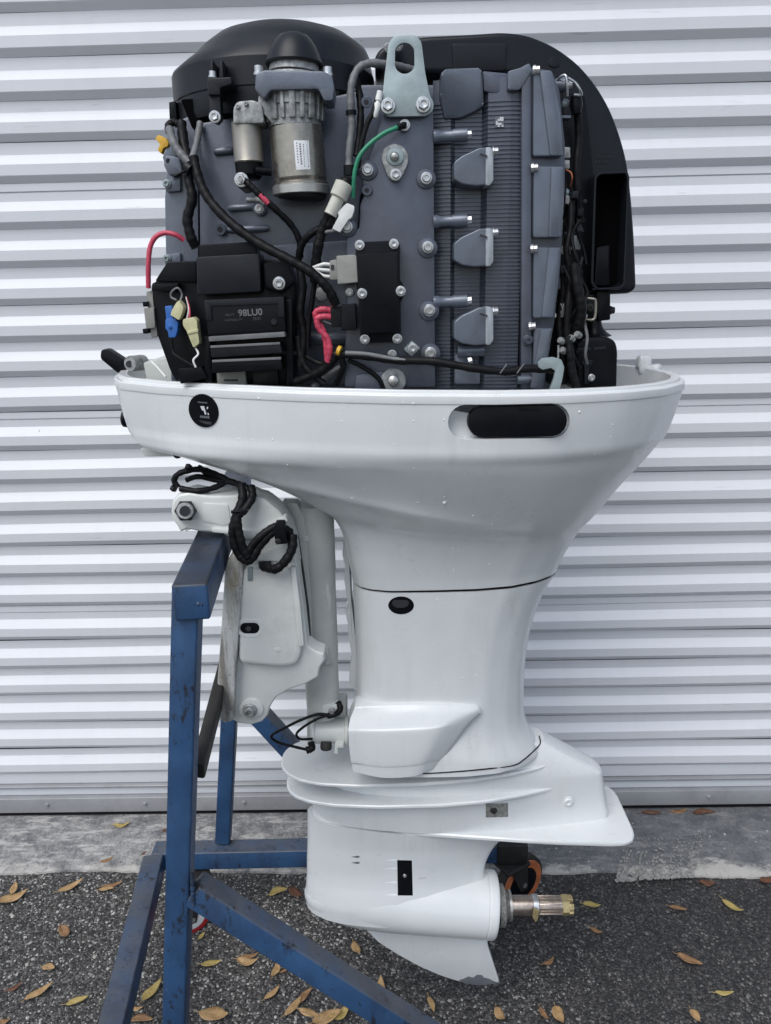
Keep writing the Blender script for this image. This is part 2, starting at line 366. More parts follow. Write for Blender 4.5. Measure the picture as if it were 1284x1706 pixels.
def beam(name, a, b_, w_, h, mt, parent, upv=(0, 0, 1), bev=0.004):
    a, b_ = Vector(a), Vector(b_); d = (b_-a).normalized(); upv = Vector(upv)
    s = d.cross(upv).normalized(); u = s.cross(d)
    bm = bmesh.new(); vs = []
    for p in (a, b_):
        for i, j in ((-1, -1), (1, -1), (1, 1), (-1, 1)): vs.append(bm.verts.new(p+s*i*w_/2+u*j*h/2))
    for f in ((3, 2, 1, 0), (4, 5, 6, 7), (0, 1, 5, 4), (1, 2, 6, 5), (2, 3, 7, 6), (3, 0, 4, 7)): bm.faces.new([vs[i] for i in f])
    if bev: bmesh.ops.bevel(bm, geom=list(bm.edges), offset=bev, segments=3, affect='EDGES', profile=0.5)
    return bmk(name, bm, mt, parent, True, 40)
_BOLT = {}
def bolt_mesh(kind, mt):
    if (kind, mt) in _BOLT: return _BOLT[(kind, mt)]
    # unit bolt looking along -Y, flange radius 1
    V = []; Fc = []
    def ring(r, y, n, off=0): 
        s = len(V); V.extend([(r*math.cos(2*math.pi*i/n+off), y, r*math.sin(2*math.pi*i/n+off)) for i in range(n)]); return s
    def join(a, b_, n): Fc.extend([(a+i, a+(i+1) % n, b_+(i+1) % n, b_+i) for i in range(n)])
    n = 18
    rs = [ring(1.0, 0.0, n), ring(1.0, -0.22, n), ring(0.9, -0.32, n), ring(0.70, -0.34, n)]
    if kind == 'hex':
        hx = []
        for r, y in ((0.70, -0.34), (0.70, -0.85), (0.62, -0.95), (0.42, -0.95), (0.36, -0.80), (0.30, -0.78)):
            s = len(V)
            for i in range(n):
                a = 2*math.pi*i/n; k = math.cos(math.pi/6)/math.cos((a % (math.pi/3))-math.pi/6) if r > 0.5 else 1
                V.append((r*k*math.cos(a), y, r*k*math.sin(a)))
            hx.append(s)
        rs = rs[:3]+hx
    else:
        rs += [ring(0.66, -0.8, n), ring(0.58, -0.92, n), ring(0.40, -0.92, n), ring(0.34, -0.55, n)]
    for a, b_ in zip(rs, rs[1:]): join(a, b_, n)
    Fc.append(tuple(range(rs[-1], rs[-1]+n))); Fc.append(tuple(range(rs[0], rs[0]+n))[::-1])
    me = bpy.data.meshes.new('bolt'); me.from_pydata(V, [], Fc)
    bm = bmesh.new(); bm.from_mesh(me); bmesh.ops.recalc_face_normals(bm, faces=bm.faces); bm.to_mesh(me); bm.free()
    me.polygons.foreach_set('use_smooth', [True]*len(me.polygons)); me.set_sharp_from_angle(angle=math.radians(35))
    me.materials.append(MATS[mt]); _BOLT[(kind, mt)] = me; return me
def bolt(px, py, Y, r, parent, kind='hex', mt='bolt_steel', d=(0, -1, 0), name='bolt', ln=1.0):
    o = bpy.data.objects.new(name, bolt_mesh(kind, mt)); p = P(px, py, Y); k = r*mpp(px, py, Y)
    o.rotation_mode = 'QUATERNION'; o.rotation_quaternion = Vector((0, -1, 0)).rotation_difference(Vector(d)) @ Matrix.Rotation(random.random()*6, 3, 'Y').to_quaternion()
    o.scale = (k, k*ln, k); place(o, p, parent); return o
def rows_loft(rows, ns):
    V = [v for r in rows for v in r]; Fc = []
    for i in range(len(rows)-1):
        for k in range(ns): Fc.append((i*ns+k, i*ns+(k+1) % ns, (i+1)*ns+(k+1) % ns, (i+1)*ns+k))
    return V, Fc
def catmull_rows(keys, n):
    """keys: arrays; returns interpolated arrays, monotone-ish"""
    K = np.array(keys, float); out = []; N = len(K)
    for i in range(N-1):
        for j in range(n):
            t = j/n
            m0 = (K[i+1]-K[i-1])/2 if i else K[1]-K[0]
            m1 = (K[i+2]-K[i])/2 if i+2 < N else K[i+1]-K[i]
            d = K[i+1]-K[i]; m0 = np.where(m0*d <= 0, 0, np.sign(d)*np.minimum(abs(m0), 2.5*abs(d))); m1 = np.where(m1*d <= 0, 0, np.sign(d)*np.minimum(abs(m1), 2.5*abs(d)))
            out.append((2*t**3-3*t*t+1)*K[i]+(t**3-2*t*t+t)*m0+(-2*t**3+3*t*t)*K[i+1]+(t**3-t*t)*m1)
    out.append(K[-1]); return out

# ------------------------------------------------------------------ ground, apron
YAW = 0.0150
def wallY(x, D=2.08): return D-YAW*x
def sheet(name, pts, z, mt):
    o = mk(name, [(x, y, z) for x, y in pts], [tuple(range(len(pts)))], mt, None, False); tag(o, kind='structure'); return o
sheet('ground', [(-40, -40), (40, -40), (40, 6), (-40, 6)], 0.0, 'asphalt')
# apron slab: gently sloping top, ragged front lip
xs = np.linspace(-4.5, 4.5, 600)
V = []; Fc = []
jag = np.convolve(rng.normal(0, 1, 640), np.ones(9)/9, 'same')[:600]*0.007 + np.convolve(rng.normal(0, 1, 700), np.ones(60)/60, 'same')[:600]*0.05
for i, x in enumerate(xs):
    yf = 1.842-0.034*x+jag[i]
    for y, z in ((yf, -0.01), (yf+0.003, 0.006), (yf+0.012, 0.013), (yf+0.03, 0.0155), (1.98-YAW*x, 0.030), (2.045-YAW*x, 0.034), (2.30-YAW*x, 0.036)): V.append((x, y, z))
for i in range(599):
    for k in range(6): Fc.append((i*7+k, (i+1)*7+k, (i+1)*7+k+1, i*7+k+1))
apron = tag(mk('concrete_apron', V, Fc, 'concrete', None), kind='structure')
# a tyre print in pale dust on the apron
def apz(y, x): return 0.0155+(y-1.872+0.034*x)/(0.108)*0.0145+0.0022
V = []; Fc = []
for k in range(760):
    u = random.random(); v_ = random.random()**1.6
    cx = 1026+u*130+v_*16; cy = 1462-v_*62-u*6
    if (u*4.4 + v_*.35) % 1 > .72 and v_ > .12: continue
    rad = random.uniform(.7, 2.6)*(1.25-v_*.75); s_n = len(V); n = 7; a = random.random()*6
    for i in range(n):
        rr = random.uniform(0.5, 1.2); t = 2*math.pi*i/n
        p = G(cx+rad*1.3*rr*math.cos(t+a), cy+rad*rr*math.sin(t+a), 0.022); p.z = apz(p.y, p.x)+k*4e-6; V.append(p)
    Fc.append(tuple(range(s_n, s_n+n)))
tag(mk('tyre_print', V, Fc, 'concrete_wear', apron, False), kind='stuff')

# loose-looking stones standing proud of the asphalt
gx = np.arange(-1.65, 1.65, 0.0058); gy = np.arange(0.95, 1.92, 0.0058)
X, Y = np.meshgrid(gx, gy); X = X.ravel()+rng.uniform(-.004, .004, X.size); Y = Y.ravel()+rng.uniform(-.004, .004, Y.size)
keep = (Y < 1.846-0.034*X) & (rng.random(X.size) < 0.86); X = X[keep]; Y = Y[keep]; n = X.size
sz = np.clip(rng.lognormal(-0.05, 0.38, n), 0.4, 2.0)*0.0026
octv = np.array([(1, 0, 0), (.3, .95, .1), (-.8, .6, 0), (-.8, -.6, .05), (.3, -.95, 0), (.25, .25, 1), (-.35, -.1, .9)])
octf = np.array([(0, 1, 5), (1, 2, 5), (2, 6, 5), (2, 3, 6), (3, 4, 6), (4, 5, 6), (4, 0, 5)])
th = rng.uniform(0, 6.283, n); c_, s_ = np.cos(th), np.sin(th)
sx_ = sz*rng.uniform(.8, 1.35, n); sy_ = sz*rng.uniform(.7, 1.1, n); hz = sz*rng.uniform(.35, .8, n)
vx = octv[None, :, 0]*sx_[:, None]; vy = octv[None, :, 1]*sy_[:, None]
VV = np.stack([X[:, None]+vx*c_[:, None]-vy*s_[:, None], Y[:, None]+vx*s_[:, None]+vy*c_[:, None], octv[None, :, 2]*hz[:, None]+0.0003+0*vx], -1).reshape(-1, 3)
FF = (octf[None]+7*np.arange(n)[:, None, None]).reshape(-1, 3)
me = bpy.data.meshes.new('asphalt_stones'); me.vertices.add(len(VV)); me.vertices.foreach_set('co', VV.ravel())
me.loops.add(FF.size); me.loops.foreach_set('vertex_index', FF.ravel().astype(np.int32)); me.polygons.add(len(FF)); me.polygons.foreach_set('loop_start', np.arange(0, FF.size, 3, dtype=np.int32)); me.update(calc_edges=True); me.validate()
tone = np.where(rng.random(n) < .27, rng.uniform(.13, .42, n), rng.uniform(.010, .060, n))
tc = np.stack([tone*rng.uniform(.98, 1.06, n), tone, tone*rng.uniform(.90, 1.0, n), np.ones(n)], -1)
ca = me.color_attributes.new('tone', 'FLOAT_COLOR', 'POINT'); ca.data.foreach_set('color', np.repeat(tc, 7, 0).ravel())
me.materials.append(MATS['aggregate']); o = bpy.data.objects.new('asphalt_stones', me); place(o, (0, 0, 0), None)
tag(o, 'small grey stones set in the asphalt in front of the apron', 'gravel', kind='stuff')

# ------------------------------------------------------------------ roller door
door = empty('roller_door', (0, wallY(0), 0.036))
tag(door, 'white corrugated metal roll-up door behind the outboard motor', 'roller door')
zb = [0.1845]
for k, d in enumerate([.0900, .0925, .0945, .0935, .093, .109, .093, .0945, .0945, .094, .094, .107, .095, .0945, .094, .094, .094, .109, .0945, .0945, .0945, .0945, .0945, .109, .0945, .0945, .0945, .0945]): zb.append(zb[-1]+d)
XW = 3.4; RD = 0.016
def slat_profile(z, dz, seam):
    # z = lower edge of the dark under-ledge; going up to the next slat
    a, b2 = 0.0135, 0.021; extra = dz-0.0945
    pr = [(0, z), (0, z), (0, z)]
    fl = (0.0945-a-b2)*0.46
    zz = z
    pts = [(RD, zz), (RD*0.15, zz+a*0.9), (0.0, zz+a*1.05)]
    zz += a*1.05+fl
    if seam: pts += [(0.0, zz), (0.0, zz+0.0)]
    return pts
nx = 2
def add_slat(zlo, zhi, seam):
    # from recess edge below: recess flat -> (up) ledge facing down -> proud flat -> slope facing up -> recess flat
    p = 0.0945; d = zhi-zlo-p
    prof = [(RD, zlo), (RD-.001, zlo+.0015), (.0012, zlo+.0150), (0, zlo+.0175), (0, zlo+.0175+.025), (.0015, zlo+.045), (RD-.0015, zlo+.0640), (RD, zlo+.0665)]
    if seam:
        e = zlo+.0665+(zhi-zlo-.0665)*.55
        prof += [(RD, e-.0035), (RD+.0022, e-.0025), (RD+.0022, e), (RD-.0016, e+.0004), (RD-.0016, zhi-0.006), (RD, zhi-.0003)]
    else: prof += [(RD, zhi-.0003)]
    V = []; Fc = []; n = len(prof)
    xs = np.linspace(-XW, XW, 29); ph = random.random()*6
    for x in xs:
        wob = 0.0009*math.sin(x*2.3+ph)+0.0006*math.sin(x*5.1+2*ph)
        for y, z in prof: V.append((x, wallY(x)+y+wob*0.6, z+wob))
    for i in range(len(xs)-1):
        for k in range(n-1): Fc.append((i*n+k, (i+1)*n+k, (i+1)*n+k+1, i*n+k+1))
    me_o = mk('slat', V, Fc, 'door_paint', door, True, 25)
    return me_o
for k in range(len(zb)-1): add_slat(zb[k], zb[k+1], (zb[k+1]-zb[k]) > 0.100)
# bottom of the curtain, bar, bolts, rubber, guides
def xbar(name, y0, z0, y1, z1, mt, bev=0.002):
    a = Vector((-XW, wallY(-XW)+(y0+y1)/2, (z0+z1)/2)); b2 = Vector((XW, wallY(XW)+(y0+y1)/2, (z0+z1)/2))
    return beam(name, a, b2, abs(y1-y0), abs(z1-z0), mt, door, (0, 0, 1), bev)
xbar('curtain_hem', RD, 0.145, RD+0.006, 0.1838, 'door_paint')
xbar('bar_lip', 0.000, 0.137, RD+.004, 0.1445, 'door_bar')
xbar('bar_channel', 0.012, 0.105, RD+.004, 0.1365, 'door_paint')
bb = xbar('bottom_bar', -0.006, 0.052, RD+.004, 0.1045, 'door_bar')
xbar('weather_strip', 0.000, 0.038, RD, 0.0515, 'rubber')
for px in (72, 238, 405, 1178, 1350, -95): 
    p = P(px, 1336 if px < 600 else 1327, 2.07); 
    o = bpy.data.objects.new('bar_bolt', bolt_mesh('round', 'door_bar')); o.scale = (.007,)*3; place(o, (p.x, wallY(p.x)-.006, 0.082), door)
for sx2 in (-1, 1):
    beam('guide_rail', (sx2*(XW+.03), wallY(sx2*XW)-.01, 0.036), (sx2*(XW+.03), wallY(sx2*XW)-.01, 3.0), .08, .07, 'door_bar', door, (0, 1, 0))
wl = empty('building_wall', (0, 2.25, 0)); tag(wl, 'pale rendered wall carrying the roll-up door', 'wall')
mat('render', (0.5, 0.5, 0.49), 0.8, 0, 0.1, 6, 0.3, 120)
for nm, a, b2 in (('wall_panel', (-7, 2.34, 1.8), (-XW-.06, 2.24, 1.8)), ('wall_panel', (XW+.06, 2.08, 1.8), (7, 1.98, 1.8)), ('lintel', (-XW-.055, 2.24, 3.2), (XW+.055, 2.14, 3.2))):
    beam(nm, a, b2, .3, 3.6 if nm == 'wall_panel' else 0.62, 'render', wl, (0, 0, 1), .005)
mk('backing', [(-XW, 2.25, 0), (XW, 2.15, 0), (XW, 2.15, 3), (-XW, 2.25, 3)], [(0, 1, 2, 3)], 'dark_gap', wl, False)

# ------------------------------------------------------------------ blue stand
stand = empty('engine_stand', (-0.45, 1.35, 0)); tag(stand, 'scuffed blue welded steel stand on casters holding the outboard motor', 'stand')
BP = 'blue_paint'
T = 0.039
top = P(315, 980, 1.03); bot = P(293, 1706, 1.03); dz = (bot-top)/(top.z-bot.z)
foot = top+dz*(top.z-0.226)
beam('post', foot, top+Vector((0, 0, .012)), T, T, BP, stand, (0, 1, 0))
ftop = P(392, 1000, 1.735); fb = P(371, 1415, 1.735); fdz = (fb-ftop)/(ftop.z-fb.z)
beam('post', fb+fdz*(fb.z-.226), ftop, T, T, BP, stand, (0, 1, 0))
zt = (P(318, 972, 1.0)).z
tb = beam('transom_beam', (top.x+.008, 1.002, zt-.03), (ftop.x+.03, 1.76, zt-.03), .050, .055, 'rubbed_blue', stand, (0, 0, 1))
lb = beam('base_beam', (G(262, 1406, .222).x, 1.69, .195), (-.555, .95, .195), .052, .055, BP, stand)
beam('base_beam', (-.64, 1.718, .1935), (P(826, 1412, 1.72).x, 1.718, .1935), .052, .0545, BP, stand)
beam('base_beam', (-.582, 1.03, .1945), (.62, 1.03, .1945), .052, .053, BP, stand)
a = P(322, 1478, 1.03); e = P(1000, 1912, 1.03); e = a+(e-a)*((a.z-.225)/(a.z-e.z))
beam('brace', a, e, .046, .039, BP, stand, (0, 1, 0))
a = P(372, 1125, 1.735); e = P(620, 1395, 1.735)
beam('brace', a, e, .046, .050, BP, stand, (0, 1, 0))
a = P(384, 1075, 1.30); e = P(330, 1285, 1.062)
beam('brace', a, e, .020, .045, 'dark_iron', stand, (0, 1, 0))
def weld(pts, rr=.0035):
    path = spline([Vector(p) for p in pts], 14); V, Fc = sweep(path, [rr*random.uniform(.75, 1.3) for _ in path], 8)
    mk('weld_bead', V, Fc, 'dark_iron' if random.random() < .4 else BP, stand, True, 70)
q0 = a0_ = P(318, 1452, 1.009); weld([P(320, 1450, 1.011), P(321, 1480, 1.011), P(322, 1506, 1.011)])
weld([P(293, 1003, 1.006), P(316, 1005, 1.006), P(338, 1006, 1.006)]); weld([P(338, 1006, 1.008), P(341, 1007, 1.03), P(343, 1003, 1.05)])
weld([P(360, 1424, 1.706), P(372, 1425, 1.706), P(385, 1424, 1.706)])
def caster(c, yaw, r, wd, tyre, hub, rim=None):
    c = Vector(c); ax = Vector((math.cos(yaw), math.sin(yaw), 0))
    cs = lathe3('caster', c-ax*wd*.5, c+ax*wd*.5, [(0, r*.70), (.02, r*.74), (.05, r*.9), (.2, r), (.8, r), (.95, r*.9), (.98, r*.74), (1, r*.70)], tyre, stand, 40)
    if rim: lathe3('rim', c-ax*wd*.53, c+ax*wd*.53, [(0, r*.70), (0, r*.86), (.06, r*.88), (.94, r*.88), (1, r*.86), (1, r*.70)], rim, cs, 40)
    lathe3('hub', c-ax*wd*.545, c+ax*wd*.545, [(0, .25*r), (0, .6*r), (.06, .68*r), (.07, .70*r), (.93, .70*r), (.94, .68*r), (1, .6*r), (1, .25*r)], hub, cs, 32)
    fwd = Vector((-ax.y, ax.x, 0)); topc = c+fwd*r*.45; topc.z = .163
    for s in (-1, 1):
        q = c+ax*s*wd*.62
        bm = bmesh.new(); vs = []
        for o2 in (0, .003):
            for x, z in ((-.16, -.2), (.16, -.2), (.75, (.158-c.z)/r), (-.1, (.158-c.z)/r)):
                vs.append(bm.verts.new(q+ax*s*o2+fwd*x*r+Vector((0, 0, z*r))))
        for f in ((0, 1, 2, 3), (7, 6, 5, 4), (0, 4, 5, 1), (1, 5, 6, 2), (2, 6, 7, 3), (3, 7, 4, 0)): bm.faces.new([vs[i] for i in f])
        bmk('fork', bm, 'dark_iron', cs, False)
    beam('swivel_plate', topc-fwd*.04-Vector((0, 0, .006)), topc+fwd*.04-Vector((0, 0, .006)), .08, .012, 'dark_iron', cs)
    lathe3('axle', c-ax*wd*.75, c+ax*wd*.75, [(0, .007), (1, .007)], 'bolt_steel', cs, 8)
caster(G(864, 1466, .078), math.radians(-57+180), .078, .034, 'dark_iron', 'black_plastic', 'tyre_orange')
caster(G(318, 1524, .05), math.radians(-62), .052, .03, 'tyre_red', 'label_white')
caster((-.57, 1.0, .06), 0.3, .06, .03, 'tyre_red', 'label_white')
caster((.58, 1.03, .06), 0.1, .06, .03, 'tyre_red', 'label_white')
beam('caster_block', (P(826, 1412, 1.72).x, 1.718, .1935), (P(876, 1412, 1.72).x, 1.718, .1935), .055, .057, 'dark_iron', stand, bev=.002)

# ------------------------------------------------------------------ outboard motor
motor = empty('outboard_motor', (0.1, 1.37, 0.12))
tag(motor, 'white outboard motor with its top cowl removed, hung on a blue stand', 'outboard motor')
YC = 1.37
WP = 'white_paint'
TC = [(0, 0), (.004, .22), (.015, .38), (.045, .57), (.12, .73), (.216, .84), (.35, .95), (.5, 1), (.65, .98), (.75, .91), (.85, .76), (.92, .59), (.965, .40), (.985, .27), (.996, .14), (1, 0)]
TM = [(0, 0), (.002, .40), (.012, .62), (.04, .80), (.09, .92), (.18, 1), (.40, 1), (.58, .975), (.74, .88), (.87, .68), (.95, .46), (.985, .28), (.997, .15), (1, 0)]
TF = [(0, 0), (.004, .16), (.015, .32), (.05, .56), (.12, .78), (.22, .93), (.35, 1), (.5, 1), (.66, .86), (.8, .62), (.9, .40), (.97, .2), (.993, .1), (1, 0)]
NU = 44
US = [(1-math.cos(math.pi*i/NU))/2 for i in range(NU+1)]
def tab(T_, u): return float(np.interp(u, [a for a, _ in T_], [b_ for _, b_ in T_]))
def ringp(L, R, W, wts, Yc=YC, yaw=0.0):
    """closed ring: near side front->rear, then far side rear->front; L, R front and rear end points"""
    near = []; far = []
    for u in US:
        p = L.lerp(R, u); k = sum(wt*tab(tb_, u) for tb_, wt in wts)*W
        yc = Yc-yaw*(p.x-.06); near.append(Vector((p.x, yc-k, p.z))); far.append(Vector((p.x, yc+k, p.z)))
    return near+far[-2:0:-1]
NR = 2*NU

# lower cowl -- key rows: front px, py, Y ; rear px, py, Y ; half width ; share of blunt section
CYAW = 0.075
KR = [(585, 973, 1.29, 926, 941, 1.3700, .116, 1), (578, 945, 1.285, 931, 928, 1.3700, .122, 1), (568, 905, 1.27, 946, 900, 1.3678, .136, .95), (548, 872, 1.25, 964, 872, 1.3633, .154, .85),
      (505, 848, 1.23, 986, 849, 1.3565, .180, .7), (432, 814, 1.22, 1007, 824, 1.3475, .206, .5), (352, 777, 1.25, 1038, 787, 1.3394, .234, .32), (284, 743, 1.31, 1070, 752, 1.3340, .2565, .2),
      (238, 724, 1.36, 1089, 729, 1.3295, .2685, .1), (222, 707, 1.37, 1102, 714, 1.3264, .2765, .03), (214, 690, 1.37, 1111, 695, 1.3250, .2785, 0), (206, 662, 1.37, 1122, 665, 1.3250, .2818, 0), (199, 634, 1.37, 1130, 640, 1.3250, .284, 0)]
keys = []
for fx, fy, fY, rx, ry, rY, W, bl in KR:
    a, b2 = P(fx, fy, fY), P(rx, ry, rY); keys.append((a.x, a.z, b2.x, b2.z, W, bl))
rows = []
for k in catmull_rows(keys, 7):
    rows.append(ringp(Vector((k[0], 0, k[1])), Vector((k[2], 0, k[3])), k[4], [(TC, 1-k[5]), (TM, k[5])], YC, CYAW*(1-k[5])))
RIDGE = [P(300, 764, 1.24), P(400, 792, 1.19), P(520, 822, 1.16), P(640, 850, 1.155), P(760, 872, 1.17), P(880, 885, 1.21)]
for row in rows:
    for p in row:
        zl = float(np.interp(p.x, [q.x for q in RIDGE], [q.z for q in RIDGE])); fade = float(np.interp(p.x, [-.42, -.30, .05, .22], [0, 1, 1, 0]))
        d_ = abs(p.z-zl); sgn = -1 if p.y < YC else 1
        p.y += sgn*.015*fade*math.exp(-d_/.026)*min(1, abs(p.y-YC)/.05)
La, Ra, Wr = Vector((keys[-1][0], 0, keys[-1][1])), Vector((keys[-1][2], 0, keys[-1][3])), keys[-1][4]
def rimring(dx, dW, dz): return ringp(La+Vector((dx, 0, dz)), Ra+Vector((-dx, 0, dz)), Wr-dW, [(TC, 1)], YC, CYAW)
rows += [rimring(-.0012, -.0012, .0008), rimring(-.0016, -.0016, .0020), rimring(-.0010, -.0010, .0118), rimring(.0006, .0006, .0136), rimring(.0055, .0048, .0142), rimring(.0062, .0055, .0150), rimring(.0068, .006, .0185), rimring(.0082, .0072, .0198), rimring(.018, .0155, .0196), rimring(.0205, .0178, .0185), rimring(.022, .019, .012), rimring(.030, .026, -.02), rimring(.055, .05, -.035), rimring(.075, .065, -.08)]
V, Fc = rows_loft(rows, NR)
Fc.append(tuple(range(NR))[::-1]); n0 = (len(rows)-1)*NR; Fc.append(tuple(range(n0, n0+NR)))
cowl = mk('lower_cowl', V, Fc, WP, motor, True, 28)
def cowl_Y(px, py):
    """depth of the cowl's near flank under a pixel"""
    d = ray(px, py); o = Vector((0, 0, HC)); org = ORG[cowl]
    hit, loc, nrm, idx = cowl.ray_cast(o-org, d.normalized())
    return (loc.y+org.y) if hit else 1.2
def on(ob, px, py, default=1.2):
    d = ray(px, py); org = ORG[ob]; hit, loc, nrm, idx = ob.ray_cast(Vector((0, 0, HC))-org, d.normalized())
    return ((loc+org), nrm) if hit else (P(px, py, default), Vector((0, -1, 0)))
bpy.context.view_layer.update()
def cut(ob, cutter):
    md = ob.modifiers.new('cut', 'BOOLEAN'); md.operation = 'DIFFERENCE'; md.object = cutter; md.solver = 'EXACT'
    dg = bpy.context.evaluated_depsgraph_get(); dg.update(); ev = ob.evaluated_get(dg); me = bpy.data.meshes.new_from_object(ev)
    ob.modifiers.clear(); ob.data = me
    me.polygons.foreach_set('use_smooth', [True]*len(me.polygons)); me.set_sharp_from_angle(angle=math.radians(28))
    bpy.data.objects.remove(cutter)
def decal(ob, outline, name, mt, parent, lift=0.0012, thick=0.004, center=None):
    """a thin piece that follows a curved surface: outline in pixels laid on it"""
    cx = sum(p[0] for p in outline)/len(outline); cy = sum(p[1] for p in outline)/len(outline)
    bm = bmesh.new(); c0, nn = on(ob, cx, cy); rings = []
    for f in (1.0, 0.97, 0.5):
        r_ = []
        for x, y in outline:
            p, _ = on(ob, cx+(x-cx)*f, cy+(y-cy)*f); r_.append(bm.verts.new(p+nn*(lift*(0.2 if f == 1 else 1))))
        rings.append(r_)
    back = [bm.verts.new(v.co-nn*thick) for v in rings[0]]
    rings = [back]+rings; n = len(outline)
    for a_, b_ in zip(rings, rings[1:]):
        for i in range(n): bm.faces.new((a_[i], a_[(i+1) % n], b_[(i+1) % n], b_[i]))
    bm.faces.new(rings[-1])
    return bmk(name, bm, mt, parent, True, 30)
# badge, recess with side vent
ov = oval(339.5, 684, 24, 29, 28, -0.45)
badge_back = decal(cowl, ov, 'badge', 'black_plastic', cowl, .0022)
bpy.context.view_layer.update()
def mark(pts, host, name, mt, parent, lift=.0004):
    """flat print: polygon laid just proud of its host"""
    vs = []
    for x, y in pts:
        p, nn = on(host, x, y); vs.append(p+Vector((0, -1, 0))*(lift))
    return mk(name, vs, [tuple(range(len(vs)))], mt, parent, False)
def bmark(pts, name='emblem', mt='print_white'): return mark([(300+x/16.05, 645+y/16.05) for x, y in pts], badge_back, name, mt, badge_back, .0006)
bmark([(470, 385), (725, 405), (730, 435), (475, 415)], 'badge_line', 'print_grey')
bmark([(535, 505), (640, 505), (705, 720), (665, 735), (628, 630), (585, 615)])
bmark([(712, 525), (752, 525), (735, 590), (712, 580)])
bmark([(742, 665), (775, 740), (735, 745)])
for x in range(5): bmark([(530+x*52, 755+x*4), (572+x*52, 758+x*4), (575+x*52, 822+x*4), (535+x*52, 815+x*4)], 'badge_letter', 'print_grey')
bmark([(490, 885), (840, 935), (830, 1005), (690, 985), (560, 935)], 'badge_line', 'print_dim')
# recess cut
Yv = cowl_Y(850, 702)
cap = capsule(746, 949, 702, 29, 10, -0.018)
bm = bmesh.new(); f1 = [bm.verts.new(P(x, y, Yv-.05)) for x, y in cap]
f2 = []
for x, y in cap:
    q = P(x, y, Yv-.05); yy = cowl_Y(x, y); f2.append(bm.verts.new(Vector((P(x, y, yy).x*1.0, Yv+.022, P(x, y, yy).z))))
f1n = []
for v, v2 in zip(f1, f2): v.co = Vector((v2.co.x, Yv-.06, v2.co.z))
bm.faces.new(f1); bm.faces.new(f2[::-1])
for i in range(len(cap)): bm.faces.new((f1[i], f2[i], f2[(i+1) % len(cap)], f1[(i+1) % len(cap)]))
ct = bmk('cutter', bm, WP, None, False); bpy.context.view_layer.update()
cut(cowl, ct)
vent = slab('side_vent', capsule(779, 945, 702.5, 26, 10, -0.02), Yv+.006, .018, 'black_plastic', cowl, .002)
slab('vent_clip', rect(866, 676, 900, 684), Yv+.004, .01, 'rubber', vent, .001)

# upper casing (leg)
KR = [(590, 1291, 1.27, 898, 1241, 1.37, .108, 1), (588, 1240, 1.27, 899, 1238, 1.37, .108, 1), (588, 1200, 1.275, 879, 1205, 1.37, .102, 1), (590, 1160, 1.28, 871, 1170, 1.37, .100, 1), (590, 1100, 1.285, 872, 1110, 1.37, .102, 1), (588, 1040, 1.287, 882, 1040, 1.37, .107, 1), (586, 1000, 1.289, 901, 985, 1.37, .112, 1), (585, 977, 1.29, 923, 947, 1.37, .1145, 1)]
keys = []
for fx, fy, fY, rx, ry, rY, W, bl in KR:
    a, b2 = P(fx, fy, fY), P(rx, ry, rY); keys.append((a.x, a.z, b2.x, b2.z, W, bl))
rows = [ringp(Vector((k[0], 0, k[1])), Vector((k[2], 0, k[3])), k[4], [(TM, 1)]) for k in catmull_rows(keys, 5)]
V, Fc = rows_loft(rows, NR); Fc.append(tuple(range(NR))[::-1]); n0 = (len(rows)-1)*NR; Fc.append(tuple(range(n0, n0+NR)))
casing = mk('upper_casing', V, Fc, WP, motor, True, 30)
# dark seal in the joint between cowl and casing
sr = [ringp(Vector((keys[-1][0]+.004, 0, keys[-1][1]+dz_)), Vector((keys[-1][2]-.004, 0, keys[-1][3]+dz_)), .111, [(TM, 1)]) for dz_ in (-.006, .012)]
V, Fc = rows_loft(sr, NR); mk('joint_seal', V, Fc, 'rubber', casing, True, 30)
bpy.context.view_layer.update()
# plug low in the casing
pl = decal(casing, oval(668, 1008.5, 21.5, 15, 24), 'side_plug', 'black_plastic', casing, .0008)
p0, nn = on(casing, 668, 1008)
slab('plug_recess', oval(667, 1005, 14, 8, 20), p0.y-.0016, .0015, 'print_shade_black', pl, 0)
# lower mount cover: swollen block low on the flank
def swollen(name, top_out, mid_out, bot_out, parent, mt):
    V = [P(*q) for q in top_out+mid_out+bot_out]; n = len(top_out); Fc = []
    return V
mc_rows = [
 [(592, 1176, 1.262), (640, 1174, 1.262), (720, 1172, 1.264), (790, 1178, 1.268), (802, 1186, 1.272)],
 [(584, 1196, 1.250), (640, 1192, 1.248), (720, 1187, 1.250), (780, 1187, 1.258), (796, 1192, 1.268)],
 [(580, 1214, 1.238), (640, 1214, 1.234), (720, 1210, 1.236), (756, 1204, 1.246), (782, 1206, 1.264)],
 [(580, 1222, 1.235), (640, 1222, 1.230), (715, 1218, 1.232), (748, 1214, 1.244), (774, 1216, 1.264)],
 [(582, 1250, 1.236), (640, 1254, 1.230), (705, 1251, 1.233), (732, 1244, 1.246), (752, 1246, 1.264)],
 [(585, 1270, 1.238), (640, 1276, 1.232), (695, 1273, 1.235), (720, 1266, 1.248), (736, 1266, 1.264)],
 [(586, 1272, 1.240), (640, 1278, 1.234), (694, 1275, 1.237), (719, 1268, 1.250), (734, 1268, 1.264)],
 [(588, 1286, 1.241), (640, 1296, 1.236), (690, 1293, 1.239), (712, 1284, 1.252), (726, 1280, 1.264)]]
mc_rows = [[(x, y, Y_+.007*(1.266-Y_)/.034) for x, y, Y_ in rw_] for rw_ in mc_rows]
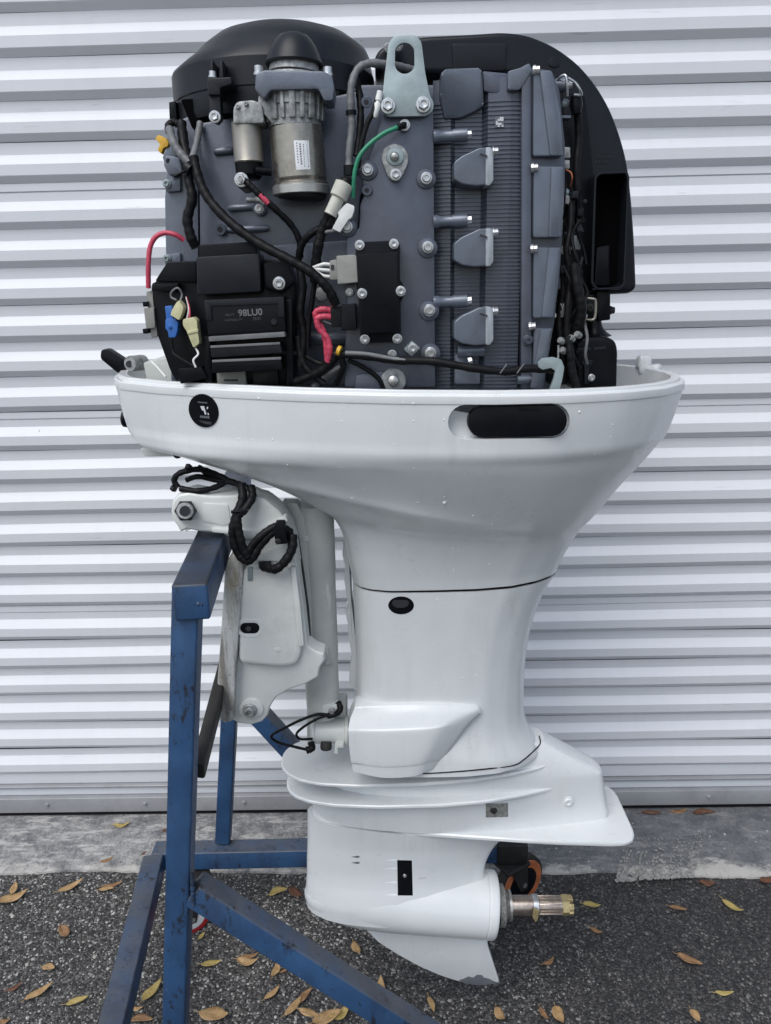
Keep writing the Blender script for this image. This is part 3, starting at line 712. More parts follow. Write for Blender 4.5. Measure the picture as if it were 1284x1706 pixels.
def grid(name, rws, mt, parent, back=1.30, sub=4, angle=30):
    K = [[P(*q) for q in r] for r in rws]
    R2 = [spline(r, sub) for r in K]; n = len(R2[0])
    colz = [spline([R2[i][j] for i in range(len(R2))], sub) for j in range(n)]
    mrow = len(colz[0]); V = []; Fc = []
    for j in range(n):
        for i in range(mrow): V.append(colz[j][i])
    for j in range(n-1):
        for i in range(mrow-1): Fc.append((j*mrow+i, j*mrow+i+1, (j+1)*mrow+i+1, (j+1)*mrow+i))
    per = [j*mrow for j in range(n)]+[(n-1)*mrow+i for i in range(1, mrow)]+[j*mrow+mrow-1 for j in range(n-2, -1, -1)]+[i for i in range(mrow-2, 0, -1)]
    s = len(V)
    for i in per: V.append(Vector((V[i].x, back, V[i].z)))
    for i in range(len(per)): Fc.append((per[i], per[(i+1) % len(per)], s+(i+1) % len(per), s+i))
    Fc.append(tuple(range(s, s+len(per))))
    return mk(name, V, Fc, mt, parent, True, angle)
grid('mount_cover', mc_rows, WP, casing, angle=70)
# scalloped front edge of the leg seen behind the swivel tube
fr = [(572, 890), (580, 905), (583, 960), (585, 1000), (592, 1060), (598, 1120), (602, 1160), (590, 1150), (581, 1138), (583, 1110), (586, 1095), (580, 1060), (579, 1040), (575, 1020), (581, 1010), (576, 985), (573, 965), (575, 945), (570, 925)]
slab('front_gusset', fr, 1.345, .05, WP, casing, .003)

# gearcase with splash plates and anti-ventilation plate
def loft_px(name, KR, T_, mt, parent, n=4, angle=30):
    keys = []
    for fx, fy, fY, rx, ry, rY, W in KR:
        a, b2 = P(fx, fy, fY), P(rx, ry, rY); keys.append((a.x, a.z, b2.x, b2.z, W))
    rows = [ringp(Vector((k[0], 0, k[1])), Vector((k[2], 0, k[3])), k[4], [(T_, 1)]) for k in catmull_rows(keys, n)]
    V, Fc = rows_loft(rows, NR); Fc.append(tuple(range(NR))[::-1]); n0 = (len(rows)-1)*NR; Fc.append(tuple(range(n0, n0+NR)))
    return mk(name, V, Fc, mt, parent, True, angle)
TR = [(0, 0), (.004, .16), (.015, .32), (.05, .56), (.12, .78), (.22, .93), (.35, 1), (.5, .98), (.66, .86), (.8, .68), (.9, .54), (.96, .44), (.985, .40), (.997, .25), (1, 0)]
gear = loft_px('gearcase', [(510, 1500, YC, 815, 1512, YC, .067), (509, 1482, YC, 814, 1490, YC, .066), (510, 1466, YC, 808, 1470, YC, .0575), (511, 1450, YC, 806, 1452, YC, .0485), (511, 1430, YC, 812, 1430, YC, .0435), (512, 1395, YC, 828, 1405, YC, .043), (512, 1350, YC, 860, 1380, YC, .050)], TF, WP, motor, 5)
loft_px('plate_housing', [(520, 1352, YC, 1012, 1368, YC, .056), (522, 1335, YC, 1010, 1335, YC, .060), (540, 1310, YC, 1006, 1310, YC, .064), (560, 1285, YC, 1002, 1284, YC, .066), (575, 1270, YC, 998, 1275, YC, .066), (620, 1258, YC, 975, 1262, YC, .066), (640, 1248, YC, 945, 1246, YC, .066), (660, 1240, YC, 920, 1233, YC, .064), (680, 1230, YC, 904, 1224, YC, .060)], TR, WP, gear, 3)
def plate(name, x0, x1, py, ws, parent, th=.006, mt=WP):
    """flat horizontal plate: half widths ws = (px, metres) along its length at the centre plane"""
    a, b2 = P(x0, py, YC), P(x1, py-(x1-x0)*0.0, YC); z = P(x0, py, YC).z
    xs_ = []; N = 60
    for i in range(N+1): xs_.append(x0+(x1-x0)*(1-math.cos(math.pi*i/N))/2)
    near = []; far = []
    for x in xs_:
        hw = float(np.interp(x, [q[0] for q in ws], [q[1] for q in ws])); X_ = P(x, py, YC).x
        near.append((X_, -hw)); far.append((X_, hw))
    lp = near+far[-2:0:-1]; n = len(lp); V = []; Fc = []
    cxm = sum(p[0] for p in lp)/n
    for f, zz in ((.0, -th/2), (1, -th/2), (1.0, th/2), (.0, th/2)):
        pass
    for ins, zz in ((.003, -th/2), (0, -th*.25), (0, th*.25), (.003, th/2)):
        for (x, y) in lp:
            d = Vector((x-cxm, y)); L_ = d.length; k = (L_-ins)/L_ if L_ > 1e-6 else 1
            V.append((cxm+(x-cxm)*k, YC+y*k, z+zz))
    for i in range(3):
        for k in range(n): Fc.append((i*n+k, i*n+(k+1) % n, (i+1)*n+(k+1) % n, (i+1)*n+k))
    Fc.append(tuple(range(n))[::-1]); Fc.append(tuple(range(3*n, 4*n)))
    return mk(name, V, Fc, mt, parent, True, 30)
plate('splash_plate', 469, 935, 1266, [(469, 0), (470, .018), (474, .034), (484, .052), (505, .072), (540, .086), (600, .094), (700, .093), (780, .084), (840, .069), (890, .050), (935, .025)], gear, .007)
plate('splash_plate', 478, 960, 1302, [(478, 0), (479, .016), (484, .034), (496, .052), (520, .069), (560, .082), (630, .090), (730, .090), (800, .081), (860, .064), (910, .046), (960, .02)], gear, .008)
plate('ventilation_plate', 540, 1040, 1366, [(540, 0), (560, .012), (620, .034), (700, .052), (780, .066), (850, .077), (920, .086), (1000, .093), (1020, .092), (1032, .084), (1038, .070), (1040, .05), (1040, 0)], gear, .010)
# torpedo
ax0, ax1 = P(507, 1484, YC), P(823, 1507, YC); rr = 53.5*mpp(700, 1507, YC)
prof = [(0, .0)]
for t, k in ((.004, .14), (.012, .25), (.03, .41), (.06, .565), (.10, .68), (.16, .79), (.24, .885), (.34, .955), (.46, .99), (.6, 1), (.945, 1), (.948, .985), (.953, .985), (.956, 1.0), (.985, 1), (.995, .985), (1, .96)): prof.append((t, rr*k))
torp = lathe3('torpedo', ax0, ax1, prof, WP, gear, 48, angle=30)
lathe3('tail_recess', ax1-Vector((.004, 0, 0)), ax1+Vector((.0012, 0, 0)), [(0, rr*.8), (1, rr*.8)], 'rubber', gear, 32)
# skeg
sk = [(596, 1535), (812, 1545), (812, 1575), (832, 1637), (800, 1640), (775, 1637), (760, 1634), (735, 1626), (700, 1611), (665, 1592), (630, 1570)]
slab('skeg', rnd(sk, 5, 3), YC-.007, .014, WP, gear, .005, angle=40)
slab('skeg_scuff', [(764, 1633), (772, 1631), (780, 1627), (788, 1629), (795, 1624), (803, 1625), (806, 1629), (815, 1631), (822, 1635), (833, 1638), (800, 1642), (775, 1639)], YC-.0078, .0156, 'print_grey', gear, .0005)
bpy.context.view_layer.update()

bpy.context.view_layer.update()
seam = []
for x, y in ((704, 1289), (740, 1287), (780, 1284), (820, 1280), (856, 1275), (872, 1266), (886, 1254), (897, 1243), (900, 1236), (898, 1226)):
    best = None
    for o_ in [casing, gear]+list(gear.children)+list(casing.children):
        hit, loc, nrm, idx = o_.ray_cast(Vector((0, 0, HC))-ORG[o_], ray(x, y).normalized())
        if hit and (best is None or (loc+ORG[o_]).y < best): best = (loc+ORG[o_]).y
    seam.append((x, y, (best or 1.34)-.0005))
tube('casing_gasket', seam, 1.1, 'rubber', casing, 6, 6)
GC = [o_ for o_ in [gear]+list(gear.children)]
class Any:
    def __init__(self, obs): self.obs = obs
def on_any(obs, px, py):
    best = None
    for o_ in obs:
        d = ray(px, py).normalized(); org = ORG[o_]; hit, loc, nrm, idx = o_.ray_cast(Vector((0, 0, HC))-org, d)
        if hit:
            p = loc+org
            if best is None or p.y < best[0].y: best = (p, nrm)
    return best or (P(px, py, 1.33), Vector((0, -1, 0)))
def patch(obs, outline, name, mt, parent, lift=.0015, nsub=6):
    """curved panel laid on whatever surface lies under the outline (4 corner pixels)"""
    (a, b_, c, d) = outline; V = []; Fc = []
    for j in range(nsub+1):
        for i in range(nsub+1):
            u, v_ = i/nsub, j/nsub
            x = (a[0]*(1-u)+b_[0]*u)*(1-v_)+(d[0]*(1-u)+c[0]*u)*v_; y = (a[1]*(1-u)+b_[1]*u)*(1-v_)+(d[1]*(1-u)+c[1]*u)*v_
            p, nn = on_any(obs, x, y); e_ = 0.15 if i in (0, nsub) or j in (0, nsub) else 1
            V.append(p+Vector((0, -.75, .65))*lift*e_)
    for j in range(nsub):
        for i in range(nsub): k = j*(nsub+1)+i; Fc.append((k, k+1, k+nsub+2, k+nsub+1))
    return mk(name, V, Fc, mt, parent, True, 30)
wi = patch(GC, [(661.5, 1433), (686, 1433.5), (687.5, 1492), (662.5, 1492)], 'water_intake', 'black_plastic', gear, .002)
p, nn = on_any(GC, 674, 1459); o = bpy.data.objects.new('intake_screw', bolt_mesh('round', 'bolt_steel')); o.scale = (.004,)*3; place(o, p+Vector((0, -.002, .002)), wi)
for y in (1433, 1447, 1470, 1491): patch(GC, [(641, y+.5), (661, y-2), (661, y+2.2), (641, y+1)], 'intake_slot', 'label_white', gear, .0012, 2)
for y in (1427.5, 1437.5): patch(GC, [(584, y), (596, y-2), (600, y), (596, y+2)], 'speed_pickup', 'print_grey', gear, .0012, 2)
an = patch(GC, [(809, 1339), (846, 1338), (846, 1361), (809, 1362)], 'anode', 'anode', gear, .004, 4)
p, nn = on_any([an], 822, 1350); o = bpy.data.objects.new('anode_bolt', bolt_mesh('round', 'dark_iron')); o.scale = (.007,)*3; place(o, p, an)
p, nn = on_any(GC, 946, 1335); o = bpy.data.objects.new('boss', bolt_mesh('round', WP)); o.scale = (.012, .006, .012); place(o, p, gear)

# propeller shaft
sy = 1508
def sp(x, y=None): return (x, sy-(x-823)*.004 if y is None else y, YC)
sh = lathe('propeller_shaft', sp(823), sp(938), [(0, 13), (.02, 15.5), (.6, 15.5), (.62, 13.5), (1, 13.5)], 'shaft_steel', motor, 28)
lathe('thrust_washer', sp(829), sp(846), [(0, 30), (.05, 33), (.55, 33), (.65, 30), (.75, 24), (.9, 21), (1, 20)], 'anode', sh, 32)
lathe('thrust_washer', sp(846), sp(851), [(0, 22), (.1, 24), (.9, 24), (1, 22)], 'ring_steel', sh, 28)
lathe('collar', sp(885), sp(896), [(0, 15), (.1, 17), (.9, 17), (1, 15)], 'bolt_steel', sh, 28)
c0, c1 = P(*sp(897)), P(*sp(935))
for k in range(16):
    t = 2*math.pi*k/16; off = Vector((0, math.cos(t), math.sin(t)))*13.6*mpp(*sp(915))
    beam('spline_tooth', c0+off, c1+off, .0024, .003, 'shaft_steel', sh, off, .0004)
nut = lathe('castle_nut', sp(934), sp(953), [(0, 14), (.05, 16.5), (.62, 16.5), (.62, 16), (.64, 9)], 'brass', sh, 6, 30)
n0, n1 = P(*sp(945)), P(*sp(953))
for k in range(6):
    t = 2*math.pi*(k+.5)/6; off = Vector((0, math.cos(t), math.sin(t)))*12*mpp(*sp(915)); beam('nut_prong', n0+off, n1+off, .012, .008, 'brass', nut, off, .0008)
slab('cotter_key', [(889, 1515), (898, 1518), (896, 1532), (892, 1537), (887, 1528)], YC-.03, .004, 'brass', sh, .0005)

# water drops left on the paint, their glints put in as opaque white
M, nt, b, pos, geo = newmat('water_drop'); b.inputs['Base Color'].default_value = (1, 1, 1, 1); b.inputs['Roughness'].default_value = 0.03; b.inputs['IOR'].default_value = 1.33; b.inputs['Transmission Weight'].default_value = 0.0; b.inputs['Base Color'].default_value = (.78, .8, .82, 1)
def drops(ob, boxes, name):
    V = []; Fc = []
    for (x0, y0, x1, y1, k, big) in boxes:
        for _ in range(k):
            px, py = random.uniform(x0, x1), random.uniform(y0, y1); d = ray(px, py); org = ORG[ob]
            hit, loc, nrm, idx = ob.ray_cast(Vector((0, 0, HC))-org, d.normalized())
            if not hit: continue
            c = loc+org; rr_ = .0007*big*random.lognormvariate(0, .45); t1 = nrm.cross(Vector((0, 0, 1))).normalized(); t2 = nrm.cross(t1); s0 = len(V)
            for lv, (h, q) in enumerate(((-.1, 1), (.35, .85), (.6, .45))):
                for i in range(8):
                    a = 2*math.pi*i/8; V.append(c+nrm*h*rr_+(t1*math.cos(a)+t2*math.sin(a)*1.2)*q*rr_)
            V.append(c+nrm*.68*rr_)
            for lv in range(2):
                for i in range(8): Fc.append((s0+lv*8+i, s0+lv*8+(i+1) % 8, s0+lv*8+8+(i+1) % 8, s0+lv*8+8+i))
            for i in range(8): Fc.append((s0+16+i, s0+16+(i+1) % 8, s0+24))
    tag(mk(name, V, Fc, 'water_drop', ob, True, 80), kind='stuff')
bpy.context.view_layer.update()
drops(cowl, [(380, 660, 740, 760, 34, 1), (250, 720, 560, 830, 14, 1.1), (560, 760, 900, 960, 30, 1), (752, 880, 766, 960, 26, .7), (815, 850, 835, 940, 40, .7), (900, 680, 1080, 760, 10, 1)], 'water_drops')
drops(casing, [(600, 985, 880, 1260, 30, 1), (720, 980, 800, 1020, 8, 1)], 'water_drops')

# ------------------------------------------------------------------ brackets between leg and stand
BW = 'bracket_paint'
YB = 1.205
swv = lathe('swivel_bracket', (521, 838, 1.32), (539, 1190, 1.32), [(0, 33), (.3, 32), (.31, 31), (.7, 30), (.72, 29), (.96, 28.5), (.985, 27), (1, 24)], 'swivel_paint', motor, 40)
sw_pl = [(470, 838), (494, 838), (506, 862), (512, 900), (518, 1000), (522, 1080), (520, 1086), (512, 1075), (508, 1020), (500, 950), (492, 900), (478, 862)]
slab('swivel_web', sw_pl, 1.285, .03, 'swivel_paint', swv, .006)
lathe('swivel_rib', (541, 955, 1.298), (549, 1030, 1.298), [(0, 1), (.15, 5), (.5, 8), (.85, 5), (1, 1)], 'swivel_paint', swv, 16)
slab('swivel_gap', [(462, 845), (482, 868), (496, 900), (505, 960), (513, 1020), (517, 1074), (508, 1076), (500, 1000), (494, 950), (486, 905), (474, 872)], 1.263, .02, 'rubber', swv, .001)
slab('cast_mark', rect(504, 893, 513, 902), 1.2835, .004, BW, swv, .0005)
slab('swivel_lug', rnd([(505, 1078), (517, 1070), (528, 1082), (545, 1088), (548, 1100), (538, 1108), (515, 1100)], 3), 1.262, .03, 'swivel_paint', swv, .003)
lathe('tilt_pin', (538, 1103, 1.27), (552, 1103, 1.30), [(0, 6), (.9, 6), (1, 5)], 'swivel_paint', swv, 12)
# lower pivot below the swivel tube
lowm = lathe('lower_mount', (518, 1218, 1.325), (580, 1218, 1.325), [(0, 18), (.06, 22), (.1, 22), (.14, 20), (.9, 20), (.92, 24), (1, 24)], BW, motor, 28)
slab('mount_lug', rect(511, 1176, 577, 1240, 6), 1.345, .05, 'swivel_paint', lowm, .004)
slab('mount_tab', rect(537, 1174, 562, 1192, 2), 1.288, .02, BW, lowm, .002); bolt(553, 1184, 1.287, 6, lowm, 'round', 'cast_alloy')
tube('bonding_wire', [(566, 1168, 1.30), (568, 1182, 1.29), (556, 1192, 1.285), (530, 1190, 1.285), (500, 1200, 1.28), (470, 1215, 1.275), (452, 1226, 1.275), (462, 1236, 1.28), (490, 1244, 1.285), (516, 1250, 1.29)], 2.4, 'rubber', lowm)
tube('bonding_wire', [(560, 1190, 1.286), (535, 1195, 1.283), (510, 1208, 1.28), (494, 1222, 1.28), (500, 1231, 1.285), (520, 1231, 1.295)], 2.2, 'rubber', lowm)
tube('wire_boot', [(562, 1170, 1.296), (567, 1180, 1.288), (560, 1189, 1.286), (545, 1193, 1.286)], 5, 'rubber', lowm)
tube('wire_boot', [(518, 1238, 1.30), (519, 1247, 1.29), (510, 1250, 1.288)], 6, 'rubber', lowm)
lathe('grease_plug', (543, 1236, 1.30), (543, 1250, 1.295), [(0, 9), (.5, 10), (.9, 9), (1, 6)], 'dark_iron', lowm, 16)
slab('mount_clip', [(558, 1241), (572, 1241), (572, 1246), (563, 1246), (563, 1256), (556, 1256)], 1.29, .02, BW, lowm, .001)
# clamp bracket, near side
arm = [(284, 852), (287, 834), (298, 824), (316, 821), (345, 826), (375, 826), (410, 824), (440, 832), (465, 852), (482, 880), (490, 905), (494, 936), (496, 948), (430, 950), (392, 940), (390, 915), (384, 897), (370, 889), (345, 887), (330, 886), (312, 882), (300, 887), (294, 876), (288, 868)]
clamp = slab('clamp_bracket', arm, YB, .055, BW, motor, .007, seg=3)
slab('arm_recess', rnd([(336, 838), (380, 840), (384, 872), (372, 876), (335, 868)], 5), YB-.002, .004, BW, clamp, .0018)
slab('arm_rib', rnd([(352, 880), (420, 884), (475, 860), (480, 868), (424, 897), (396, 900), (384, 890), (352, 887)], 3), YB-.006, .02, BW, clamp, .004)
bp_ = [(398, 930), (430, 938), (496, 936), (498, 962), (505, 1010), (512, 1075), (524, 1084), (539, 1090), (541, 1100), (533, 1112), (530, 1128), (510, 1140), (480, 1150), (460, 1162), (450, 1178), (446, 1192), (436, 1203), (420, 1208), (398, 1206), (386, 1200), (390, 1110), (392, 1080), (396, 1000)]
cp = slab('clamp_plate', bp_, YB+.006, .04, BW, clamp, .006, seg=3)
slab('clamp_bulge', rnd([(402, 945), (488, 945), (494, 1000), (502, 1090), (494, 1108), (470, 1113), (396, 1106), (398, 1010)], 14, 6), YB-.008, .03, BW, clamp, .010, seg=4)
slab('clamp_edge_rib', rnd([(483, 945), (492, 945), (500, 1010), (506, 1076), (498, 1078), (490, 1010)], 3), YB-.012, .02, BW, clamp, .003)
fl = [(374, 948), (380, 930), (392, 922), (404, 932), (406, 945), (399, 1030), (393, 1110), (388, 1202), (372, 1206), (358, 1188), (361, 1140), (367, 1060)]
slab('clamp_flange', rnd(fl, 5), YB-.012, .075, 'worn_flange', clamp, .005)
slab('tilt_slot', capsule(400, 432, 1046.5, 9), YB-.0085, .006, 'black_plastic', clamp, .0008)
slab('slot_boss', capsule(394, 440, 1047, 17), YB-.0083, .01, BW, clamp, .002, holes=[capsule(399, 433, 1046.5, 10)])
lathe('slot_pin', (414, 1047, YB-.010), (414, 1047, YB+.004), [(0, 4), (.2, 6), (1, 6)], 'dark_iron', clamp, 12)
slab('bolt_boss', oval(418, 1182, 21, 17), YB+.002, .01, BW, clamp, .003)
bolt(416, 1183, YB+.001, 12, clamp, 'round', 'cast_alloy')
slab('emboss_mark', oval(462, 1083, 6, 4), YB-.0088, .003, BW, clamp, .0006)
lathe('tilt_tube_nut', (309, 851, YB-.022), (309, 851, YB+.01), [(0, 14), (.1, 17), (.3, 18.5), (1, 18.5)], 'dark_iron', clamp, 6)
lathe('tilt_tube', (308, 851, YB-.034), (309, 851, YB), [(0, 9), (0.0, 13), (.05, 14), (1, 14)], 'cast_alloy', clamp, 24)
slab('tilt_tube_bore', oval(307, 852, 8.5, 8.5), YB-.0372, .004, 'print_shade_black', clamp, 0)
slab('transom_screw', rect(412, 946, 421, 968, 2), YB-.0095, .01, 'zinc_plate', clamp, .001)
# far side of the clamp, tilt tube and rear of the pair
farc = slab('far_clamp_bracket', [(x+8, y) for x, y in arm], 1.47, .05, BW, motor, .006)
slab('far_clamp_plate', [(x*.93+38, y*.93+62) for x, y in bp_], 1.475, .04, BW, farc, .005)
lathe('tilt_shaft', (309, 851, 1.22), (322, 848, 1.50), [(0, 14), (1, 14)], 'cast_alloy', farc, 20)
slab('cable_guide', rnd([(430, 925), (486, 900), (490, 936), (424, 934)], 3), YB-.004, .02, BW, clamp, .003)
slab('shadow_pocket', [(430, 937), (452, 936), (446, 950), (432, 948)], YB-.009, .004, 'print_shade_black', clamp, 0)
# rigging hoses over the bracket
def hose(pts, r=6, mt='rubber', nm='hose', parent=clamp): return tube(nm, pts, r, mt, parent)
hose([(402, 806, 1.20), (404, 830, 1.188), (395, 855, 1.18), (388, 880, 1.178), (390, 905, 1.178), (399, 925, 1.178), (410, 934, 1.176), (420, 930, 1.174), (432, 910, 1.176), (450, 890, 1.178), (468, 880, 1.182), (484, 888, 1.19)], 7.5)
hose([(418, 810, 1.20), (420, 828, 1.188), (408, 848, 1.175), (396, 862, 1.172), (398, 885, 1.170), (404, 910, 1.170), (412, 928, 1.170)], 7)
hose([(412, 926, 1.172), (420, 908, 1.172), (440, 888, 1.174), (460, 876, 1.18)], 6.5)
hose([(488, 890, 1.185), (486, 915, 1.178), (474, 936, 1.175), (458, 948, 1.176), (440, 944, 1.19)], 8)
hose([(484, 890, 1.19), (488, 910, 1.19), (480, 930, 1.185), (466, 944, 1.184)], 6)
hose([(296, 812, 1.22), (290, 800, 1.22), (300, 788, 1.22), (330, 782, 1.23), (360, 790, 1.25), (390, 806, 1.24)], 5)
hose([(300, 814, 1.215), (330, 818, 1.21), (358, 812, 1.22), (380, 802, 1.23), (400, 808, 1.22)], 5)
hose([(310, 800, 1.24), (330, 794, 1.24), (360, 800, 1.25), (400, 806, 1.24)], 4.5)
hose([(330, 778, 1.24), (350, 790, 1.25), (400, 808, 1.26), (440, 822, 1.27), (470, 850, 1.272), (486, 890, 1.272), (492, 930, 1.272)], 5)
for (x, y, yy) in ((399, 852, 1.166), ):
    lathe('cable_tie', (x-14, y+1, yy), (x+14, y-2, yy), [(0, 3), (1, 3)], 'black_plastic', clamp, 10)
bolt(405, 854, 1.160, 5, clamp, 'round', 'black_plastic', name='tie_head')
slab('hose_clip', rnd([(457, 872), (473, 872), (476, 893), (480, 906), (460, 908), (456, 893)], 3), 1.168, .02, 'black_plastic', clamp, .002)
bolt(463, 902, 1.167, 5, clamp, 'round', 'dark_iron')
for x, y in ((289, 812), (314, 776)): lathe('cable_tie', (x-5, y, 1.22), (x+5, y+4, 1.22), [(0, 4), (.5, 6), (1, 4)], 'black_plastic', clamp, 8)

# ------------------------------------------------------------------ fittings on the cowl
tab1 = slab('front_tab', rnd([(232, 748), (262, 744), (300, 750), (300, 760), (240, 761)], 4), 1.32, .05, 'bracket_paint', cowl, .003)
lathe('tab_cap', (295, 757, 1.300), (296, 757, 1.33), [(0, 5), (.1, 7), (1, 7)], 'rubber', tab1, 16)
lathe('front_fitting', (232, 699, 1.385), (212, 697, 1.385), [(0, 14), (.6, 14), (.7, 12), (1, 12)], 'cast_alloy', cowl, 20)
lathe('fitting_cap', (216, 697, 1.385), (204, 696, 1.385), [(0, 14), (.3, 15.5), (.8, 15), (1, 12)], 'black_plastic', cowl, 20)
slab('latch_lever', rnd([(167, 583), (177, 581), (208, 601), (203, 622), (195, 622), (166, 598)], 5), 1.35, .022, 'black_plastic', cowl, .004)
lathe('latch_pivot', (216, 606, 1.33), (238, 604, 1.36), [(0, 7), (0, 12), (.1, 13), (1, 13)], 'cast_alloy', cowl, 20)
slab('latch_bore', oval(215, 606.5, 6, 6, 14), 1.3285, .004, 'print_shade_black', cowl, 0)
rr_ = rimring(.012, .010, .021); iu = min(range(NU+1), key=lambda q: abs(US[q]-.975)); kp = rr_[2*NU-iu]
hinge = beam('hinge_knob', kp+Vector((0, 0, -.006)), kp+Vector((.002, 0, .020)), .026, .022, WP, cowl, (0, 1, 0), .007)
beam('hinge_foot', kp+Vector((-.004, 0, -.008)), kp+Vector((.026, -.02, -.002)), .030, .016, WP, cowl, (0, 0, 1), .006)

# ------------------------------------------------------------------ powerhead
EG, EL, BK, RB = 'engine_grey', 'engine_grey_light', 'black_plastic', 'rubber'
block = slab('engine_block', rnd([(282, 205), (320, 190), (600, 140), (940, 140), (946, 300), (930, 500), (925, 660), (300, 660), (282, 430)], 8), 1.265, .32, EG, motor, .008)
slab('block_side', rnd([(278, 285), (330, 262), (330, 640), (285, 640), (276, 440), (274, 330)], 6), 1.245, .03, EL, block, .006)
slab('block_face', rnd([(330, 205), (420, 190), (600, 150), (640, 190), (600, 330), (580, 640), (335, 640)], 6), 1.235, .04, EG, block, .006)
for y0, x0, x1 in ((383, 378, 448), (347, 380, 430), (253, 356, 388)):
    lathe('block_rib', (x0, y0, 1.232), (x1, y0-3, 1.232), [(0, 4), (.1, 6), (.9, 6), (1, 4)], EL, block, 12)
for x, y, r in ((366, 382, 9), (341, 372, 0), (432, 347, 11)):
    if r: lathe('block_boss', (x, y, 1.222), (x, y, 1.25), [(0, r*.5), (0, r), (1, r*1.1)], EL, block, 18); 
bolt(432, 348, 1.221, 8, block, 'round')
lathe('bore_hole', (366, 382, 1.2212), (366, 382, 1.23), [(0, 4.5), (1, 4.5)], 'print_shade_black', block, 12)
for y in (300, 425): slab('side_flange', rnd([(272, y), (300, y-4), (300, y+18), (276, y+20)], 3), 1.235, .03, EL, block, .003); bolt(278, y+6, 1.234, 7, block, 'round', 'zinc_plate')
slab('sensor_boss', rnd([(274, 258), (300, 262), (304, 290), (280, 292), (272, 275)], 4), 1.222, .03, EL, block, .004)
lathe('bore_hole', (280, 268, 1.2215), (280, 268, 1.23), [(0, 4), (1, 4)], 'print_shade_black', block, 12)
slab('block_step', rnd([(430, 410), (580, 400), (580, 640), (435, 640)], 5), 1.226, .02, EG, block, .004)
lathe('core_plug', (536, 490, 1.218), (536, 490, 1.24), [(0, 8), (.05, 11), (.4, 12), (1, 12)], 'cast_alloy', block, 18)
lathe('block_rib', (508, 563, 1.215), (580, 563, 1.215), [(0, 8), (.1, 11), (.9, 11), (1, 8)], EG, block, 14)
lathe('drain_pipe', (520, 645, 1.18), (566, 612, 1.20), [(0, 5), (1, 5)], 'grey_hose', block, 10)

# flywheel cover
fy = 1.37
cx_ = P(456, 120, fy).x
def zpx(py): return P(456, py, 1.325).z
fc_prof = [(.145, zpx(212)), (.155, zpx(210)), (.1575, zpx(200)), (.1575, zpx(172)), (.1590, zpx(170)), (.1590, zpx(126)), (.1575, zpx(121)), (.146, zpx(103)), (.139, zpx(92)), (.131, zpx(79)), (.121, zpx(69)), (.105, zpx(55)), (.080, zpx(44)), (.044, zpx(36)), (.018, zpx(33)), (.001, zpx(32.5))]
z0, z1 = fc_prof[0][1], fc_prof[-1][1]
fcv = lathe3('flywheel_cover', (cx_, fy, z0), (cx_, fy, z1), [((z-z0)/(z1-z0), r) for r, z in fc_prof], 'cover_plastic', motor, 72, angle=19)
for v in fcv.data.vertices:                       # the dome leans towards the stern
    t_ = max(0, min(1, (v.co.z+fcv.location.z+ORG[motor].z-zpx(124))/(zpx(80)-zpx(124)))); v.co.x += .0175*t_*t_*(3-2*t_)
slab('cover_bracket', rnd([(344, 130), (385, 128), (386, 140), (366, 146), (366, 158), (346, 158)], 3), 1.178, .04, 'cover_plastic', fcv, .003)
slab('cover_leg', rnd([(347, 155), (366, 155), (368, 195), (360, 205), (350, 200)], 3), 1.185, .02, 'cover_plastic', fcv, .003)
for x in (352, 368): slab('cover_rib', [(x-1, 100), (x+2, 100), (x+4, 130), (x-4, 130)], 1.19, .04, 'cover_plastic', fcv, .001)
lathe('cover_bolt', (354, 130, 1.184), (354, 119, 1.184), [(0, 7), (.3, 7), (.35, 6), (1, 6)], 'bolt_steel', fcv, 12)
bolt(358, 195, 1.184, 10, fcv)
slab('cover_clip', rnd([(281, 170), (292, 168), (294, 200), (282, 198)], 2), 1.29, .04, BK, fcv, .003)
slab('cover_shadow_gap', rnd([(300, 165), (600, 150), (620, 200), (320, 215)], 5), 1.255, .05, 'shade_black', block, .003)

# starter motor
SY = 1.19
st_ = lathe('starter_motor', (492, 212, SY), (501, 312, SY), [(0, 40), (.02, 44), (.85, 44.5), (.88, 44.5), (.90, 43), (.93, 43), (.95, 45.5), (1, 45.5)], 'starter_tin', motor, 40, 40)
lathe('starter_cap', (490, 110, SY), (489, 56, SY), [(0, 47), (.06, 48), (.12, 47), (.35, 43), (.6, 37), (.8, 30), (.92, 24), (.98, 16), (1, 6)], 'cover_plastic', st_, 32)
lathe('starter_neck', (490, 122, SY), (490, 104, SY), [(0, 42), (1, 40)], 'cast_alloy', st_, 28)
slab('starter_flange', rnd([(425, 122), (440, 116), (540, 118), (553, 126), (557, 145), (554, 168), (540, 168), (530, 148), (450, 150), (440, 165), (424, 150)], 5), SY-.047, .05, EL, st_, .005)
lathe('starter_nose', (491, 128, SY), (492, 214, SY), [(0, 50), (.2, 51), (.25, 48), (.6, 47), (.62, 44), (1, 43)], 'cast_alloy', st_, 28)
slab('starter_shroud', rnd([(432, 148), (452, 150), (462, 178), (455, 208), (440, 190), (428, 182)], 4), SY-.024, .03, 'cast_alloy', st_, .005)
for x, y in ((431, 120), (546, 122)): lathe('starter_bolt', (x, y+6, SY-.02), (x-.5, y-10, SY-.02), [(0, 9), (.3, 9), (.4, 7.5), (1, 7.5)], 'bolt_steel', st_, 12)
for k in range(9):
    t = math.radians(-80+k*20); kk = mpp(491, 180, SY); off = Vector((math.sin(t), -math.cos(t), 0))*48.5*kk
    beam('nose_rib', P(491, 152, SY)+off, P(492, 205, SY)+off*.94, .006 if k % 2 else .009, .005, 'cast_alloy', st_, off, .0012)
lathe('end_ring', (501, 310, SY), (502, 326, SY), [(0, 46), (.1, 47.5), (.9, 47.5), (1, 45)], 'ring_steel', st_, 40)
